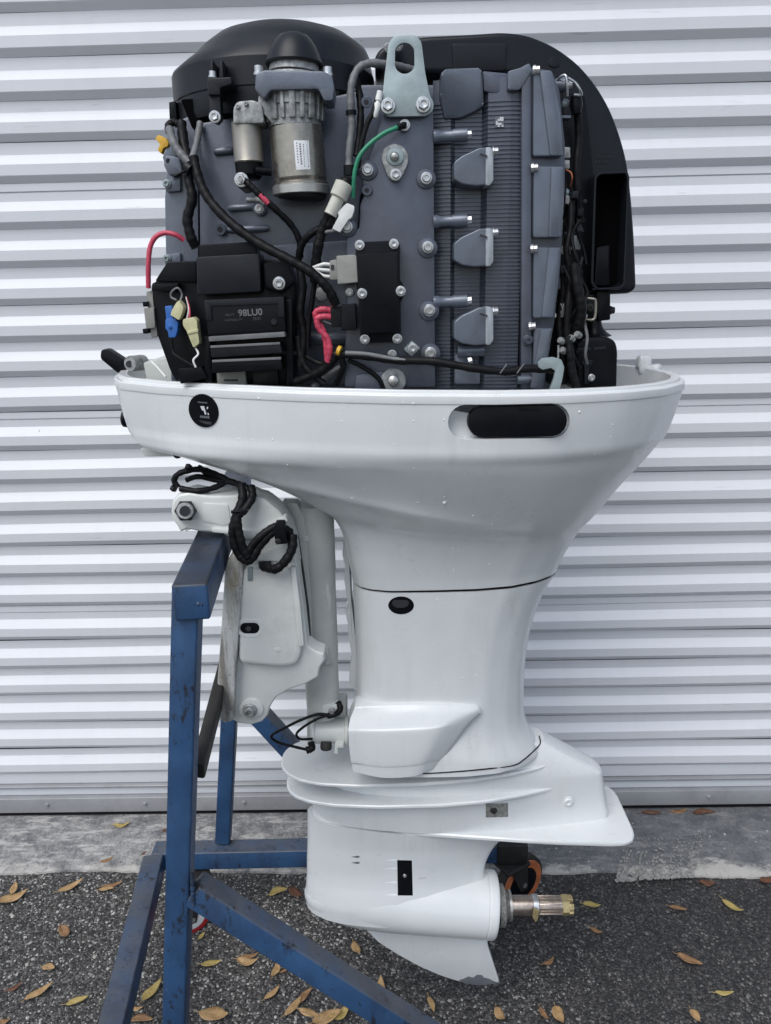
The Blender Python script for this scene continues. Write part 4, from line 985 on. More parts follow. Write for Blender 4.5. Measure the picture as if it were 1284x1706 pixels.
lathe('end_plate', (502, 326, SY), (502, 331, SY), [(0, 43), (1, 38)], 'dark_iron', st_, 32)
bpy.context.view_layer.update()
lab = patch([st_], [(489, 234), (514, 234), (517, 282), (493, 283)], 'starter_label', 'label_white', st_, .0009, 6)
bpy.context.view_layer.update()
def lm(x0, y0, x1, y1, mt='print_shade_black'):
    q = [(489+x/18.4*1.0*1.0, 234+y/18.4) for x, y in ((x0, y0), (x1, y0), (x1, y1), (x0, y1))]
    patch([lab], q, 'label_print', mt, st_, .0012, 1)
for k in range(14): lm(285+k*3.5, 110+k*52, 410+k*4.5, 135+k*52+random.uniform(0, 18), 'print_shade_black' if k in (0, 6, 9, 13) else 'print_grey')
for k in range(9): lm(170+k*6, 90+k*75, 215+k*6, 140+k*75, 'print_grey')
for k in range(8): lm(75+k*6, 60+k*85, 110+k*6, 100+k*85, 'print_grey')
# solenoid
sol = lathe('solenoid', (410, 203, 1.185), (415, 272, 1.185), [(0, 22), (.03, 24.5), (.94, 24.5), (.97, 25.5), (1, 24)], 'solenoid_tin', motor, 32)
slab('solenoid_cap', rnd([(388, 180), (394, 169), (420, 166), (436, 172), (440, 205), (388, 206)], 5), 1.162, .045, 'cast_alloy', sol, .005)
for x, y in ((396, 178), (410, 173)): bolt(x, y, 1.161, 4.5, sol, 'round', 'cast_alloy')
lathe('solenoid_end', (414, 272, 1.186), (416, 300, 1.186), [(0, 23), (.7, 22), (1, 16)], BK, sol, 24)
lathe('solenoid_terminal', (425, 284, 1.17), (452, 286, 1.175), [(0, 7), (1, 7)], BK, sol, 12)
bolt(402, 300, 1.165, 12, sol, 'hex', 'bolt_steel'); lathe('terminal_stud', (400, 300, 1.150), (402, 300, 1.166), [(0, 3), (1, 4)], 'bolt_steel', sol, 10)
slab('terminal_lug', rnd([(400, 290), (412, 296), (420, 320), (408, 322), (396, 312)], 3), 1.168, .006, 'dark_iron', sol, .001)
tube('starter_lead', [(406, 300, 1.163), (420, 312, 1.16), (436, 328, 1.16), (460, 350, 1.165), (485, 375, 1.175), (498, 400, 1.18), (500, 430, 1.185)], 5.5, RB, sol)
tube('lead_sleeve', [(430, 322, 1.159), (438, 330, 1.159), (447, 339, 1.160)], 4.6, 'red_wire', sol)
tube('solenoid_bracket', [(412, 333, 1.19), (432, 333, 1.185), (442, 340, 1.185)], 5, 'cast_alloy', sol)

# exhaust cover plate with its bolts
YE = 1.168
plt = [(637, 190), (722, 180), (725, 645), (574, 645), (577, 400), (583, 388), (598, 380), (600, 340), (607, 325), (603, 296), (612, 270), (622, 245)]
ex = slab('exhaust_cover', rnd(plt, 4), YE, .07, EG, motor, .0035)
for x, y in ((612, 283), (710, 297), (712.5, 412), (715, 517), (717, 588), (578, 378)):
    slab('bolt_boss', oval(x, y+1, 17, 17, 22), YE-.0035, .008, EG, ex, .003)
    slab('bolt_seat', oval(x, y, 12, 12, 20), YE-.0042, .004, 'engine_grey_light', ex, .0004); bolt(x, y, YE-.0045, 10, ex, 'round')
for x, y in ((611, 317), (610, 170)): lathe('bolt_hole', (x, y, YE-.006), (x, y, YE+.004), [(0, 3.5), (0, 8), (.3, 9), (1, 9)], EL, ex, 18); lathe('bolt_bore', (x, y, YE-.0064), (x, y, YE), [(0, 4), (1, 4)], 'print_shade_black', ex, 10)
td = [(634, 262), (640, 246), (656, 238), (672, 243), (681, 258), (680, 272), (672, 290), (667, 300), (656, 303), (648, 298), (641, 284)]
slab('thermostat_cover', rnd(td, 5), YE-.008, .01, 'cast_alloy', ex, .003)
slab('cover_rim', oval(658, 261, 15, 15), YE-.012, .006, 'zinc_plate', ex, .003); lathe('cover_button', (657, 261, YE-.018), (657, 261, YE-.01), [(0, 2), (.2, 6), (.7, 8), (1, 8)], 'ring_steel', ex, 18)
bolt(659, 291, YE-.008, 10, ex)
slab('thermostat_cover', oval(655, 634, 22, 20), YE-.010, .012, 'cast_alloy', ex, .004); lathe('cover_button', (655, 634, YE-.02), (655, 634, YE-.01), [(0, 3), (.2, 8), (1, 10)], 'ring_steel', ex, 18)
slab('cover_step', rnd([(592, 625), (640, 618), (642, 650), (590, 650)], 4), YE-.006, .01, EG, ex, .003)
bolt(653, 590, YE-.006, 8, ex, 'round'); slab('wire_clamp', rnd([(672, 582), (686, 568), (700, 580), (686, 594)], 3), YE-.014, .02, 'zinc_plate', ex, .001); bolt(687, 580, YE-.014, 9, ex, 'hex')
# lifting eye
lift = slab('lifting_bracket', rnd([(647, 72), (656, 60), (692, 58), (702, 70), (708, 120), (716, 160), (723, 172), (720, 186), (710, 193), (646, 194), (637, 187), (636, 170), (640, 130)], 6), YE-.012, .008, 'zinc_plate', motor, .0012, holes=[[(674+16.5*math.cos(a), (88 if math.sin(a) < 0 else 106)+17*math.sin(a)) for a in [2*math.pi*i/24 for i in range(24)]]])
bolt(646, 177, YE-.0125, 13, lift); bolt(705, 175, YE-.0125, 13, lift)
for x, y in ((646, 80), (663, 78)): lathe('spacer', (x, y, 1.18), (x+1, y, 1.25), [(0, 6), (.1, 8), (1, 8)], 'cast_alloy', lift, 14)
bolt(674, 208.5, YE-.003, 9.5, ex, 'hex')
tube('ground_wire', [(673, 208, YE-.012), (660, 213, YE-.02), (640, 222, YE-.024), (618, 238, YE-.026), (600, 258, YE-.028), (592, 280, YE-.028), (589, 305, YE-.026), (588, 330, YE-.022)], 3.8, 'green_wire', ex)
tube('wire_boot', [(674, 208, YE-.012), (668, 210, YE-.017), (662, 213, YE-.02)], 5, RB, ex)

# cylinder head with cooling-fin texture
yh = 380
def hx(px, Y): return P(px, yh, Y).x
ZT, ZBm = P(800, 128, 1.18).z, P(800, 655, 1.18).z
plan = [(722, 1.196), (750, 1.190), (757, 1.197), (800, 1.197), (810, 1.184), (846, 1.180), (868, 1.182), (870, 1.24)]
def head_sheet(off, z0_, z1_):
    return [(hx(px, Y_), Y_-off, z) for z in (z0_, z1_) for px, Y_ in plan]
n = len(plan)
V = head_sheet(0, ZT, ZBm); V += [(hx(724, 1.28), 1.30, ZT), (hx(880, 1.28), 1.30, ZT), (hx(724, 1.28), 1.30, ZBm), (hx(880, 1.28), 1.30, ZBm)]
Fc = [(i, i+1, n+i+1, n+i) for i in range(n-1)]+[tuple(range(n))[::-1]+(2*n, 2*n+1), tuple(range(n, 2*n))+(2*n+3, 2*n+2)]
head = mk('cylinder_head', V, Fc, EG, motor, False)
V = []; Fc = []
z = ZT-.03; k = 0
while z > ZBm+.004:
    for (pa, pb) in ((0, 6),):
        seg_ = plan[pa:pb+1]
        s = len(V); m_ = len(seg_)
        for (px, Y_) in seg_:
            x_ = hx(px, Y_); V += [(x_, Y_+.001, z+.0019), (x_, Y_-.0022, z+.0013), (x_, Y_-.0022, z-.0010), (x_, Y_+.001, z-.0016)]
        for i in range(m_-1):
            for q in range(3): Fc.append((s+i*4+q, s+i*4+q+1, s+(i+1)*4+q+1, s+(i+1)*4+q))
        Fc.append((s, s+1, s+2, s+3)); e_ = s+(m_-1)*4; Fc.append((e_+3, e_+2, e_+1, e_))
    z -= 6.35*mpp(800, 380, 1.19); k += 1
tag(mk('cooling_fins', V, Fc, EG, head, False), kind='stuff')
slab('head_cap', rnd([(734, 122), (742, 114), (798, 112), (804, 118), (806, 176), (790, 186), (768, 196), (740, 198), (733, 160)], 4), 1.176, .05, EL, head, .004, Yf=lambda x, y: 1.170+max(0, y-150)*.00030)
slab('head_shoulder', rnd([(804, 118), (846, 122), (846, 148), (830, 156), (806, 152)], 4), 1.182, .05, EG, head, .004)
slab('head_lug', rnd([(846, 118), (868, 112), (882, 104), (888, 118), (880, 128), (866, 150), (846, 150)], 4), 1.168, .05, EL, head, .004)
slab('data_plate', rect(825, 194, 839, 212), 1.1775, .002, 'print_grey', head, 0)
for i in range(4):
    for j in range(5):
        if random.random() < .55: slab('code_dot', rect(826+i*3.2, 195+j*3.3, 829+i*3.2, 198+j*3.3), 1.1770, .0006, 'print_white', head, 0)
for y in (226, 368, 502):
    lathe('stud_boss', (722, y+2, 1.172), (778, y-1, 1.170), [(0, 11), (.12, 11), (.2, 9), (.55, 9), (.6, 10.5), (1, 10.5)], EL, head, 20)
    lathe('stud_bolt', (777, y-1, 1.170), (785, y-2, 1.170), [(0, 7), (.2, 7), (.3, 6), (1, 6)], 'bolt_steel', head, 6)
lathe('stud_boss', (762, 585, 1.176), (806, 583, 1.176), [(0, 10), (.5, 10.5), (1, 10.5)], EL, head, 20)
lathe('stud_bolt', (780, 602, 1.165), (786, 600, 1.165), [(0, 7), (1, 6)], 'bolt_steel', head, 6)
slab('head_foot', rnd([(757, 592), (780, 586), (784, 612), (800, 620), (800, 640), (757, 640)], 3), 1.182, .03, EL, head, .003)
for y in (279, 414, 545):
    slab('coil_cover', rnd([(756, y-9), (770, y-20), (786, y-27), (798, y-33), (813, y-34), (813, y+29), (792, y+31), (770, y+28), (756, y+20)], 4, 4), 1.152, .05, EL, head, .011, seg=4, angle=50)
    slab('coil_flange', rnd([(809, y-34), (818, y-34), (822, y-28), (822, y+22), (816, y+30), (809, y+30)], 3), 1.146, .05, 'pale_alloy', head, .003)
    lathe('coil_bolt', (820, y-26, 1.150), (829, y-27, 1.150), [(0, 8), (.3, 8), (.4, 6.5), (1, 6.5)], 'bolt_steel', head, 10)
    slab('coil_mark', [(800, y-24), (812, y-20), (811, y-17), (799, y-21)], 1.1435, .002, 'print_shade_black', head, 0)
# cam cover
YK = 1.160
cam_ = slab('cam_cover', rnd([(869, 122), (884, 112), (920, 116), (933, 150), (942, 240), (942, 330), (934, 450), (924, 540), (914, 590), (906, 650), (868, 650)], 6), YK+.018, .09, EG, motor, .005)
slab('cover_flange', rnd([(869, 118), (884, 112), (886, 645), (868, 648)], 3), YK+.010, .03, EG, cam_, .003)
segs = [(117, 260), (277, 396), (412, 530), (547, 648)]
for y0, y1 in segs:
    def rx(y): return float(np.interp(y, [118, 150, 240, 330, 450, 540, 600, 650], [915, 925, 934, 935, 928, 918, 908, 900]))
    slab('cam_segment', rnd([(889, y0), (rx(y0)+4, y0), (rx((y0+y1)/2)+5, (y0+y1)/2), (rx(y1)+4, y1), (888, y1)], 4), YK+.004, .03, EL, cam_, .005, seg=3)
    slab('cam_ridge', rnd([(rx(y0)-16, y0+1), (rx(y0)+2, y0+1), (rx(y1)+2, y1-1), (rx(y1)-17, y1-1)], 3), YK+.000, .02, EL, cam_, .004)
for x, y in ((889, 280), (888, 415), (885, 544), (892, 117)):
    lathe('cover_bolt', (x-4, y, YK+.004), (x+7, y-1, YK+.002), [(0, 7.5), (.4, 7.5), (.5, 6), (1, 6)], 'bolt_steel', cam_, 10)
bolt(879, 567, YK+.009, 9, cam_, 'round', EG)
lathe('cover_peg', (862, 633, 1.17), (886, 632, 1.17), [(0, 7), (.8, 7), (.85, 5), (1, 5)], EL, cam_, 12)

# intake silencer and its open duct
sil = [(622, 100), (630, 82), (650, 70), (700, 60), (780, 56), (840, 52), (880, 57), (925, 76), (965, 106), (995, 142), (1018, 182), (1034, 225), (1046, 270), (1053, 330), (1058, 400), (1061, 480), (1050, 489), (985, 492), (958, 480), (950, 320), (948, 240), (942, 190), (930, 150), (900, 130), (840, 122), (720, 122), (640, 124)]
sil = rnd(sil, 26, 5)
slc = slab('intake_silencer', sil, 1.262, .29, 'silencer_plastic', motor, .026, seg=6, angle=50)
slab('silencer_panel', rnd([(752, 72), (846, 72), (842, 118), (756, 118)], 6), 1.2595, .01, 'silencer_plastic', slc, .0024)
slab('silencer_boss', oval(923, 104, 10, 9), 1.2605, .01, 'silencer_plastic', slc, .001)
outer = rnd([(990, 294), (998, 287), (1046, 285), (1049, 296), (1042, 476), (1034, 482), (994, 484), (984, 474)], 7)
inner = rnd([(994, 297), (1000, 291), (1042, 289), (1045, 298), (1038, 473), (1031, 478), (996, 480), (988.5, 471)], 6)
slab('intake_duct', outer, 1.228, .04, 'silencer_plastic', slc, .0015, holes=[inner])
slab('duct_shade', rnd([(992, 292), (1044, 290), (1040, 478), (988, 480)], 4), 1.2608, .01, 'shade_black', slc, 0)  # flat black sheet put in for the shade inside the duct
slab('duct_step', rnd([(994, 412), (1016, 408), (1016, 476), (990, 476)], 4), 1.256, .006, BK, slc, .002)
slab('duct_foot', rnd([(994, 485), (1017, 483), (1017, 533), (998, 535), (994, 520)], 3), 1.25, .05, BK, slc, .003)
lathe('foot_bolt', (1015, 517, 1.27), (1023, 517, 1.27), [(0, 7), (.4, 7), (.5, 5.5), (1, 5.5)], 'dark_iron', slc, 12)
for k in range(2): 
    for j in range(5-k): slab('mould_mark', rect(993+j*6-k*3, 259+k*8, 997+j*6-k*3, 264+k*8), 1.2612, .0015, 'cover_plastic', slc, 0)

# dark clutter between cam cover and silencer
cl = slab('throttle_body', rnd([(935, 150), (975, 160), (990, 300), (985, 480), (968, 640), (912, 640), (925, 480), (940, 300)], 6), 1.252, .05, BK, motor, .006)
def ct_(nm, pts, r, mt): return tube(nm, pts, r, mt, cl)
ct_('vacuum_hose', [(962, 190, 1.22), (964, 230, 1.22), (960, 280, 1.215), (963, 330, 1.215), (968, 370, 1.22)], 6.5, RB)
ct_('vacuum_hose', [(952, 330, 1.20), (950, 380, 1.19), (944, 420, 1.185), (950, 460, 1.185), (945, 520, 1.18), (945, 570, 1.18), (955, 640, 1.18)], 6, RB)
ct_('fuel_hose', [(956, 440, 1.18), (962, 480, 1.175), (968, 510, 1.175), (966, 535, 1.18), (956, 555, 1.19)], 9, RB)
ct_('fuel_hose', [(940, 390, 1.21), (934, 430, 1.20), (938, 480, 1.20), (932, 540, 1.195), (938, 590, 1.19), (934, 640, 1.19)], 7, RB)
ct_('wire_loom', [(946, 560, 1.175), (950, 590, 1.17), (952, 615, 1.17), (960, 645, 1.17)], 7, RB)
ct_('bail_wire', [(926, 138, 1.20), (934, 128, 1.19), (942, 126, 1.185), (944, 140, 1.185), (945, 160, 1.19)], 2.2, 'bolt_steel')
ct_('bail_wire', [(946, 130, 1.19), (958, 138, 1.19), (966, 150, 1.19), (968, 158, 1.195), (956, 158, 1.195)], 2.2, 'bolt_steel')
lathe('fuel_regulator', (925, 142, 1.205), (943, 142, 1.20), [(0, 10), (.5, 12), (1, 12)], EL, cl, 20); lathe('regulator_cap', (943, 142, 1.20), (952, 142, 1.2), [(0, 10), (.3, 10), (.4, 7), (1, 7)], 'bolt_steel', cl, 14)
lathe('injector_plug', (959, 160, 1.205), (960, 190, 1.205), [(0, 9), (.5, 11), (1, 8)], BK, cl, 16)
slab('injector_clip', rect(934, 192, 951, 197), 1.20, .02, EL, cl, .001)
for y in (172, 320, 330): lathe('rail_fitting', (936, y, 1.215), (946, y+2, 1.215), [(0, 6), (.5, 8), (1, 6)], 'zinc_plate', cl, 12)
slab('coil_plug', rect(938, 245, 950, 263, 2), 1.195, .03, 'cast_alloy', cl, .002); slab('coil_plug', rect(940, 266, 949, 281, 2), 1.198, .03, 'cast_alloy', cl, .002)
ct_('sensor_wire', [(943, 283, 1.195), (951, 288, 1.19), (953, 298, 1.19), (950, 310, 1.20)], 1.3, 'tyre_orange')
slab('map_sensor', rnd([(945, 392), (966, 392), (968, 416), (948, 416)], 3), 1.215, .03, 'cast_alloy', cl, .002)
slab('sensor_body', rnd([(918, 455), (934, 452), (934, 482), (918, 484)], 3), 1.195, .03, EL, cl, .003)
slab('sensor_body', rnd([(941, 448), (958, 446), (960, 488), (944, 492)], 4), 1.20, .03, BK, cl, .003)
slab('white_clip', rnd([(916, 507), (921, 506), (922, 516), (927, 524), (926, 530), (918, 522)], 2), 1.185, .01, 'white_connector', cl, .001)
for k in range(3): ct_('sensor_wire', [(934+k*4, 506, 1.185), (937+k*3, 515, 1.182), (935+k*2, 528, 1.185)], 1.4, 'grey_hose')
ct_('hose_spring', [(969, 497, 1.20), (988, 498, 1.195), (992, 503, 1.195), (991, 527, 1.195), (986, 533, 1.195), (974, 532, 1.20)], 2.2, 'solenoid_tin')
slab('pump_lever', rnd([(970, 495), (992, 495), (992, 535), (974, 535)], 3), 1.235, .02, BK, cl, .002); bolt(982, 513, 1.233, 7, cl, 'round', 'dark_iron')
for x, y in ((949, 562), (960, 556), (932, 566), (935, 582)): lathe('hose_fitting', (x, y, 1.17), (x+6, y+4, 1.175), [(0, 5), (.5, 6), (1, 5)], 'cast_alloy', cl, 12)
ct_('dip_rod', [(930, 575, 1.165), (929.5, 598, 1.165)], 1.8, 'bolt_steel')
# small wiring, clips and fittings crowded behind the cam cover
for k in range(16):
    x0 = random.uniform(928, 972); y0 = random.uniform(300, 560); yy = random.uniform(1.178, 1.215)
    pts = [(x0, y0, yy)]
    for q in range(4): pts.append((min(978, max(922-(y0-300)*.04, pts[-1][0]+random.uniform(-11, 11))), pts[-1][1]+random.uniform(14, 34), yy+random.uniform(-.008, .008)))
    ct_('loose_wire', pts, random.uniform(1.2, 3.6), random.choice([RB, RB, RB, 'grey_hose', BK]))
for k in range(14):
    x0 = random.uniform(926, 966); y0 = random.uniform(300, 600)
    slab(random.choice(['wire_clip', 'sensor_plug']), rnd([(x0, y0), (x0+random.uniform(5, 11), y0-1), (x0+random.uniform(6, 12), y0+random.uniform(6, 15)), (x0-1, y0+random.uniform(6, 14))], 1.5, 2), random.uniform(1.182, 1.205), .014, random.choice([BK, BK, 'cover_plastic', 'cast_alloy', EL]), cl, .0015)
for k in range(8): bolt(random.uniform(930, 975), random.uniform(310, 600), random.uniform(1.19, 1.21), random.uniform(3, 5), cl, 'round', random.choice(['bolt_steel', 'cast_alloy', 'dark_iron']))
# vapour tank
tk = slab('vapour_tank', rnd([(958, 572), (972, 562), (1010, 560), (1026, 568), (1030, 584), (1028, 655), (960, 655)], 12, 6), 1.205, .16, BK, motor, .016, seg=4, angle=40)
lathe('tank_neck', (988, 562, 1.27), (986, 515, 1.27), [(0, 30), (.15, 22), (.35, 16), (.6, 14), (1, 14)], BK, tk, 24)
slab('tank_label', rnd([(962, 580), (985, 579), (985, 585), (962, 587)], 2), 1.2035, .004, 'cover_plastic', tk, .001); slab('tank_label', rnd([(989, 579), (1010, 577), (1010, 583), (989, 585)], 2), 1.2035, .004, 'cover_plastic', tk, .001)
slab('tank_clip', rnd([(968, 602), (988, 600), (986, 608), (982, 612), (980, 640), (974, 640), (974, 612)], 2), 1.196, .012, 'cover_plastic', tk, .001)
bolt(985, 629, 1.195, 6, tk, 'round')
# hook
slab('latch_hook', rnd([(896, 604), (903, 597), (922, 595), (935, 599), (940, 612), (937, 630), (930, 660), (912, 660), (922, 632), (925, 618), (918, 613), (904, 616), (897, 612)], 1.5), 1.128, .006, 'zinc_plate', motor, .0006)

# control unit
YR = 1.132
ecu = slab('control_unit', rnd([(592, 410), (597, 403), (660, 400), (666, 406), (666, 466), (672, 474), (672, 496), (667, 502), (668, 562), (664, 570), (606, 572), (600, 566), (598, 500), (594, 492)], 3), YR+.016, .02, BK, motor, .002)
slab('unit_body', rnd([(593, 424), (663, 420), (666, 553), (600, 557)], 3), YR, .03, BK, ecu, .003)
for x, y in ((599, 408.5), (656, 406.5), (667.5, 485), (603, 489), (607.5, 565), (661.5, 564)): bolt(x, y, YR+.0155 if y not in (485, 489) else YR+.0, 8.5, ecu)
bolt(582, 487, YE-.003, 7, ecu, 'round')
gc = slab('unit_connector', rnd([(560, 426), (590, 424), (598, 430), (598, 470), (562, 474)], 3), YR+.002, .03, 'grey_connector', motor, .003)
slab('connector_back', rnd([(549, 434), (562, 432), (562, 466), (549, 466)], 2), YR+.006, .022, 'grey_connector', gc, .002)
slab('connector_slot', rect(551, 441, 556, 449), YR+.0045, .003, 'print_shade_black', gc, 0)
for k in range(3): tube('signal_wire', [(551, 441+k*10, YR+.014), (540, 440+k*10, YR+.014), (530, 443+k*6, YR+.016), (522, 446+k*2, YR+.02)], 3, 'white_wire', gc)
tube('wire_loom', [(548, 360, 1.15), (536, 385, 1.155), (530, 410, 1.155), (526, 440, 1.16), (524, 470, 1.17)], 8.5, RB, gc)
pc = slab('power_connector', rnd([(567, 508), (592, 506), (594, 550), (568, 551)], 3), YR+.003, .03, BK, motor, .003)
slab('connector_back', rnd([(550, 512), (568, 511), (568, 545), (552, 545)], 2), YR+.006, .022, RB, pc, .002)
tube('power_wire', [(556, 517, YR+.012), (538, 515, YR+.010), (526, 520, YR+.012), (528, 534, YR+.014), (538, 550, YR+.014), (543, 575, YR+.016), (545, 600, YR+.02)], 5, 'red_wire', pc)
tube('power_wire', [(556, 528, YR+.012), (538, 527, YR+.008), (528, 532, YR+.008), (532, 548, YR+.010), (546, 565, YR+.012), (549, 585, YR+.014), (546, 602, YR+.02)], 5, 'red_wire', pc)
tube('signal_wire', [(556, 542, YR+.012), (544, 537, YR+.01), (532, 532, YR+.012)], 1.6, 'grey_hose', pc)
# lower harness running to the stern
hn = tube('stern_harness', [(556, 590, 1.15), (600, 592, 1.145), (660, 600, 1.14), (720, 602, 1.135), (780, 612, 1.13), (840, 619, 1.13), (880, 614, 1.135), (925, 616, 1.14)], 7, RB, motor)
tube('harness_sleeve', [(575, 588, 1.143), (610, 590, 1.141), (650, 597, 1.138), (675, 600, 1.136)], 4, 'grey_hose', hn)
lathe('yellow_tape', (562, 583, 1.142), (567, 585, 1.141), [(0, 8), (1, 8)], 'yellow_connector', hn, 14)
tube('harness_branch', [(560, 590, 1.15), (545, 610, 1.16), (520, 625, 1.17), (480, 640, 1.18)], 8, RB, hn)
tube('harness_branch', [(566, 592, 1.15), (572, 610, 1.155), (560, 640, 1.17)], 5, RB, hn)
for x in (838, 866): tube('tie_tail', [(x, 615, 1.12), (x+6, 607, 1.115), (x-5, 622, 1.115)], 1.2, 'grey_hose', hn)

for pts, rad in (([(440, 600, 1.17), (470, 588, 1.175), (505, 592, 1.18), (535, 606, 1.175), (560, 596, 1.16)], 5), ([(496, 560, 1.18), (500, 590, 1.176), (512, 615, 1.172), (540, 640, 1.17)], 6), ([(498, 440, 1.185), (504, 480, 1.18), (500, 520, 1.178), (506, 560, 1.178), (500, 610, 1.175)], 7), ([(524, 470, 1.172), (520, 500, 1.175), (514, 540, 1.178), (512, 580, 1.178)], 4.5), ([(580, 600, 1.15), (605, 612, 1.155), (630, 630, 1.158), (640, 650, 1.16)], 4)):
    tube('harness_branch', pts, rad, RB, hn)
# wiring above and around the starter
gh = tube('breather_hose', [(690, 118, 1.20), (670, 112, 1.19), (640, 107, 1.178), (612, 106, 1.17), (594, 118, 1.165), (585, 145, 1.16), (584, 180, 1.16), (586, 210, 1.16), (582, 250, 1.157), (581, 290, 1.155)], 6.4, 'grey_hose', motor)
for y in (187, ): lathe('cable_tie', (584.5, y-3, 1.16), (585, y+4, 1.16), [(0, 9), (1, 9)], BK, gh, 14)
lathe('cable_tie', (584, 276, 1.155), (584, 292, 1.155), [(0, 12), (1, 12)], BK, gh, 14)
tube('wire_pair', [(632, 155, 1.155), (622, 185, 1.15), (612, 205, 1.15), (602, 240, 1.15), (596, 280, 1.15)], 4.5, RB, gh)
lathe('white_plug', (633, 152, 1.152), (624, 196, 1.150), [(0, 5), (.35, 5.5), (.4, 4), (.5, 6), (.9, 5), (1, 3)], 'white_connector', gh, 12)
tube('wire_pair', [(594, 130, 1.18), (600, 170, 1.17), (600, 210, 1.165), (594, 260, 1.16)], 6, RB, gh)
c1_ = lathe('sensor_connector', (575, 304, 1.145), (550, 358, 1.142), [(0, 9), (.05, 16), (.45, 15), (.5, 11), (1, 11)], 'pale_connector', motor, 14)
lathe('connector_boot', (581, 296, 1.147), (574, 308, 1.145), [(0, 6), (.5, 11), (1, 11)], RB, c1_, 12)
c2_ = slab('sensor_connector', rnd([(573, 342), (578, 338), (590, 343), (590, 350), (586, 362), (580, 366), (566, 387), (553, 381), (564, 360), (562, 354)], 2), 1.138, .016, 'white_connector', motor, .002)
tube('sensor_lead', [(556, 358, 1.145), (548, 375, 1.15), (535, 380, 1.155), (515, 392, 1.16), (502, 410, 1.17), (495, 440, 1.18)], 6, RB, c1_)
tube('sensor_lead', [(560, 384, 1.148), (545, 386, 1.15), (534, 388, 1.155)], 3, 'grey_hose', c2_)

# main black cable and the loom at the bow side
mc = tube('battery_cable', [(322, 262, 1.19), (332, 300, 1.18), (350, 335, 1.17), (385, 372, 1.155), (430, 405, 1.145), (480, 432, 1.135), (520, 455, 1.13), (545, 480, 1.13), (560, 508, 1.138)], 8, RB, motor, 9)
lm_ = tube('bow_loom', [(302, 205, 1.23), (306, 240, 1.21), (312, 265, 1.20), (314, 300, 1.19), (320, 330, 1.185), (312, 365, 1.185), (318, 395, 1.185), (326, 412, 1.19)], 8.5, RB, motor)
tube('loom_branch', [(282, 215, 1.22), (288, 235, 1.20), (300, 255, 1.195), (316, 272, 1.19)], 7, 'grey_hose', lm_)
tube('loom_branch', [(333, 205, 1.23), (328, 235, 1.21), (320, 265, 1.19)], 5.5, 'grey_hose', lm_)
tube('loom_branch', [(282, 222, 1.23), (280, 210, 1.235), (290, 204, 1.24), (300, 210, 1.24)], 6, RB, lm_)
lathe('cable_tie', (312, 280, 1.19), (320, 286, 1.187), [(0, 13), (1, 13)], BK, lm_, 14)
tube('tie_tail', [(308, 284, 1.18), (298, 290, 1.18), (290, 294, 1.18)], 2, BK, lm_)
slab('yellow_plug', rnd([(258, 230), (264, 224), (276, 230), (281, 238), (279, 244), (272, 246), (268, 256), (262, 250), (266, 240)], 2), 1.225, .014, 'yellow_connector', motor, .002)
slab('plug_cap', rnd([(270, 262), (278, 246), (292, 240), (296, 256), (284, 272), (276, 276)], 3), 1.228, .025, EL, block, .004)
rw = tube('bow_power_wire', [(306, 400, 1.19), (292, 391, 1.185), (274, 388, 1.185), (259, 395, 1.185), (250, 412, 1.185), (247, 440, 1.185), (247, 480, 1.19)], 4.2, 'red_wire', motor)

# fuse and relay box
fb_ = slab('relay_bracket', rnd([(258, 470), (278, 436), (330, 434), (420, 405), (432, 430), (480, 435), (492, 470), (492, 640), (480, 650), (300, 650), (282, 616), (262, 560), (250, 500), (252, 472)], 5), 1.195, .05, BK, motor, .004)
slab('bracket_cover', rnd([(258, 468), (278, 437), (326, 436), (326, 470)], 3), 1.182, .02, BK, fb_, .003)
slab('bracket_shelf', rnd([(252, 474), (296, 472), (296, 482), (280, 486), (254, 484)], 2), 1.178, .02, BK, fb_, .002)
slab('upper_box', rnd([(330, 408), (426, 402), (428, 428), (332, 432)], 3), 1.168, .03, BK, fb_, .004)
slab('upper_box_face', rnd([(326, 428), (432, 422), (434, 486), (328, 492)], 4), 1.158, .04, 'cover_plastic', fb_, .004)
slab('mounting_ear', rnd([(436, 440), (478, 432), (490, 470), (470, 488), (440, 480)], 4), 1.172, .02, BK, fb_, .003); bolt(465, 472, 1.171, 11, fb_)
lid = slab('fuse_lid', rnd([(340, 500), (472, 494), (476, 552), (346, 560)], 4), 1.150, .05, BK, fb_, .005)
slab('lid_frame', [(340, 500), (472, 494), (474, 528), (463, 528), (462, 506), (352, 510), (353, 533), (343, 534)], 1.1475, .006, 'cover_plastic', fb_, .001)
slab('lid_lip', rnd([(347, 561), (473, 553), (475, 561), (348, 569)], 1), 1.142, .02, 'grey_hose', fb_, .0015)
slab('box_bar', rnd([(350, 579), (466, 571), (470, 588), (352, 596)], 2), 1.146, .03, 'cover_plastic', fb_, .003)
slab('box_bar', rnd([(352, 603), (468, 597), (470, 616), (353, 622)], 2), 1.146, .03, BK, fb_, .003)
slab('bar_edge', [(350, 576), (466, 570), (466, 574), (350, 580)], 1.1435, .005, 'grey_hose', fb_, .0006)
slab('bar_edge', [(353, 600), (468, 595), (468, 599), (353, 604)], 1.1435, .005, 'grey_hose', fb_, .0006)
slab('side_rail', rnd([(474, 500), (486, 498), (488, 640), (478, 640)], 2), 1.168, .04, BK, fb_, .003)
slab('side_rail', rnd([(338, 560), (350, 560), (352, 640), (342, 640)], 2), 1.172, .04, BK, fb_, .003)
slab('grey_relay', rnd([(360, 618), (408, 614), (410, 646), (362, 646)], 2), 1.182, .03, 'grey_connector', fb_, .002)
slab('relay_slot', rect(373, 632, 396, 635), 1.1812, .002, 'print_shade_black', fb_, 0)
slab('black_relay', rnd([(420, 616), (462, 612), (464, 646), (422, 646)], 2), 1.182, .03, BK, fb_, .002)
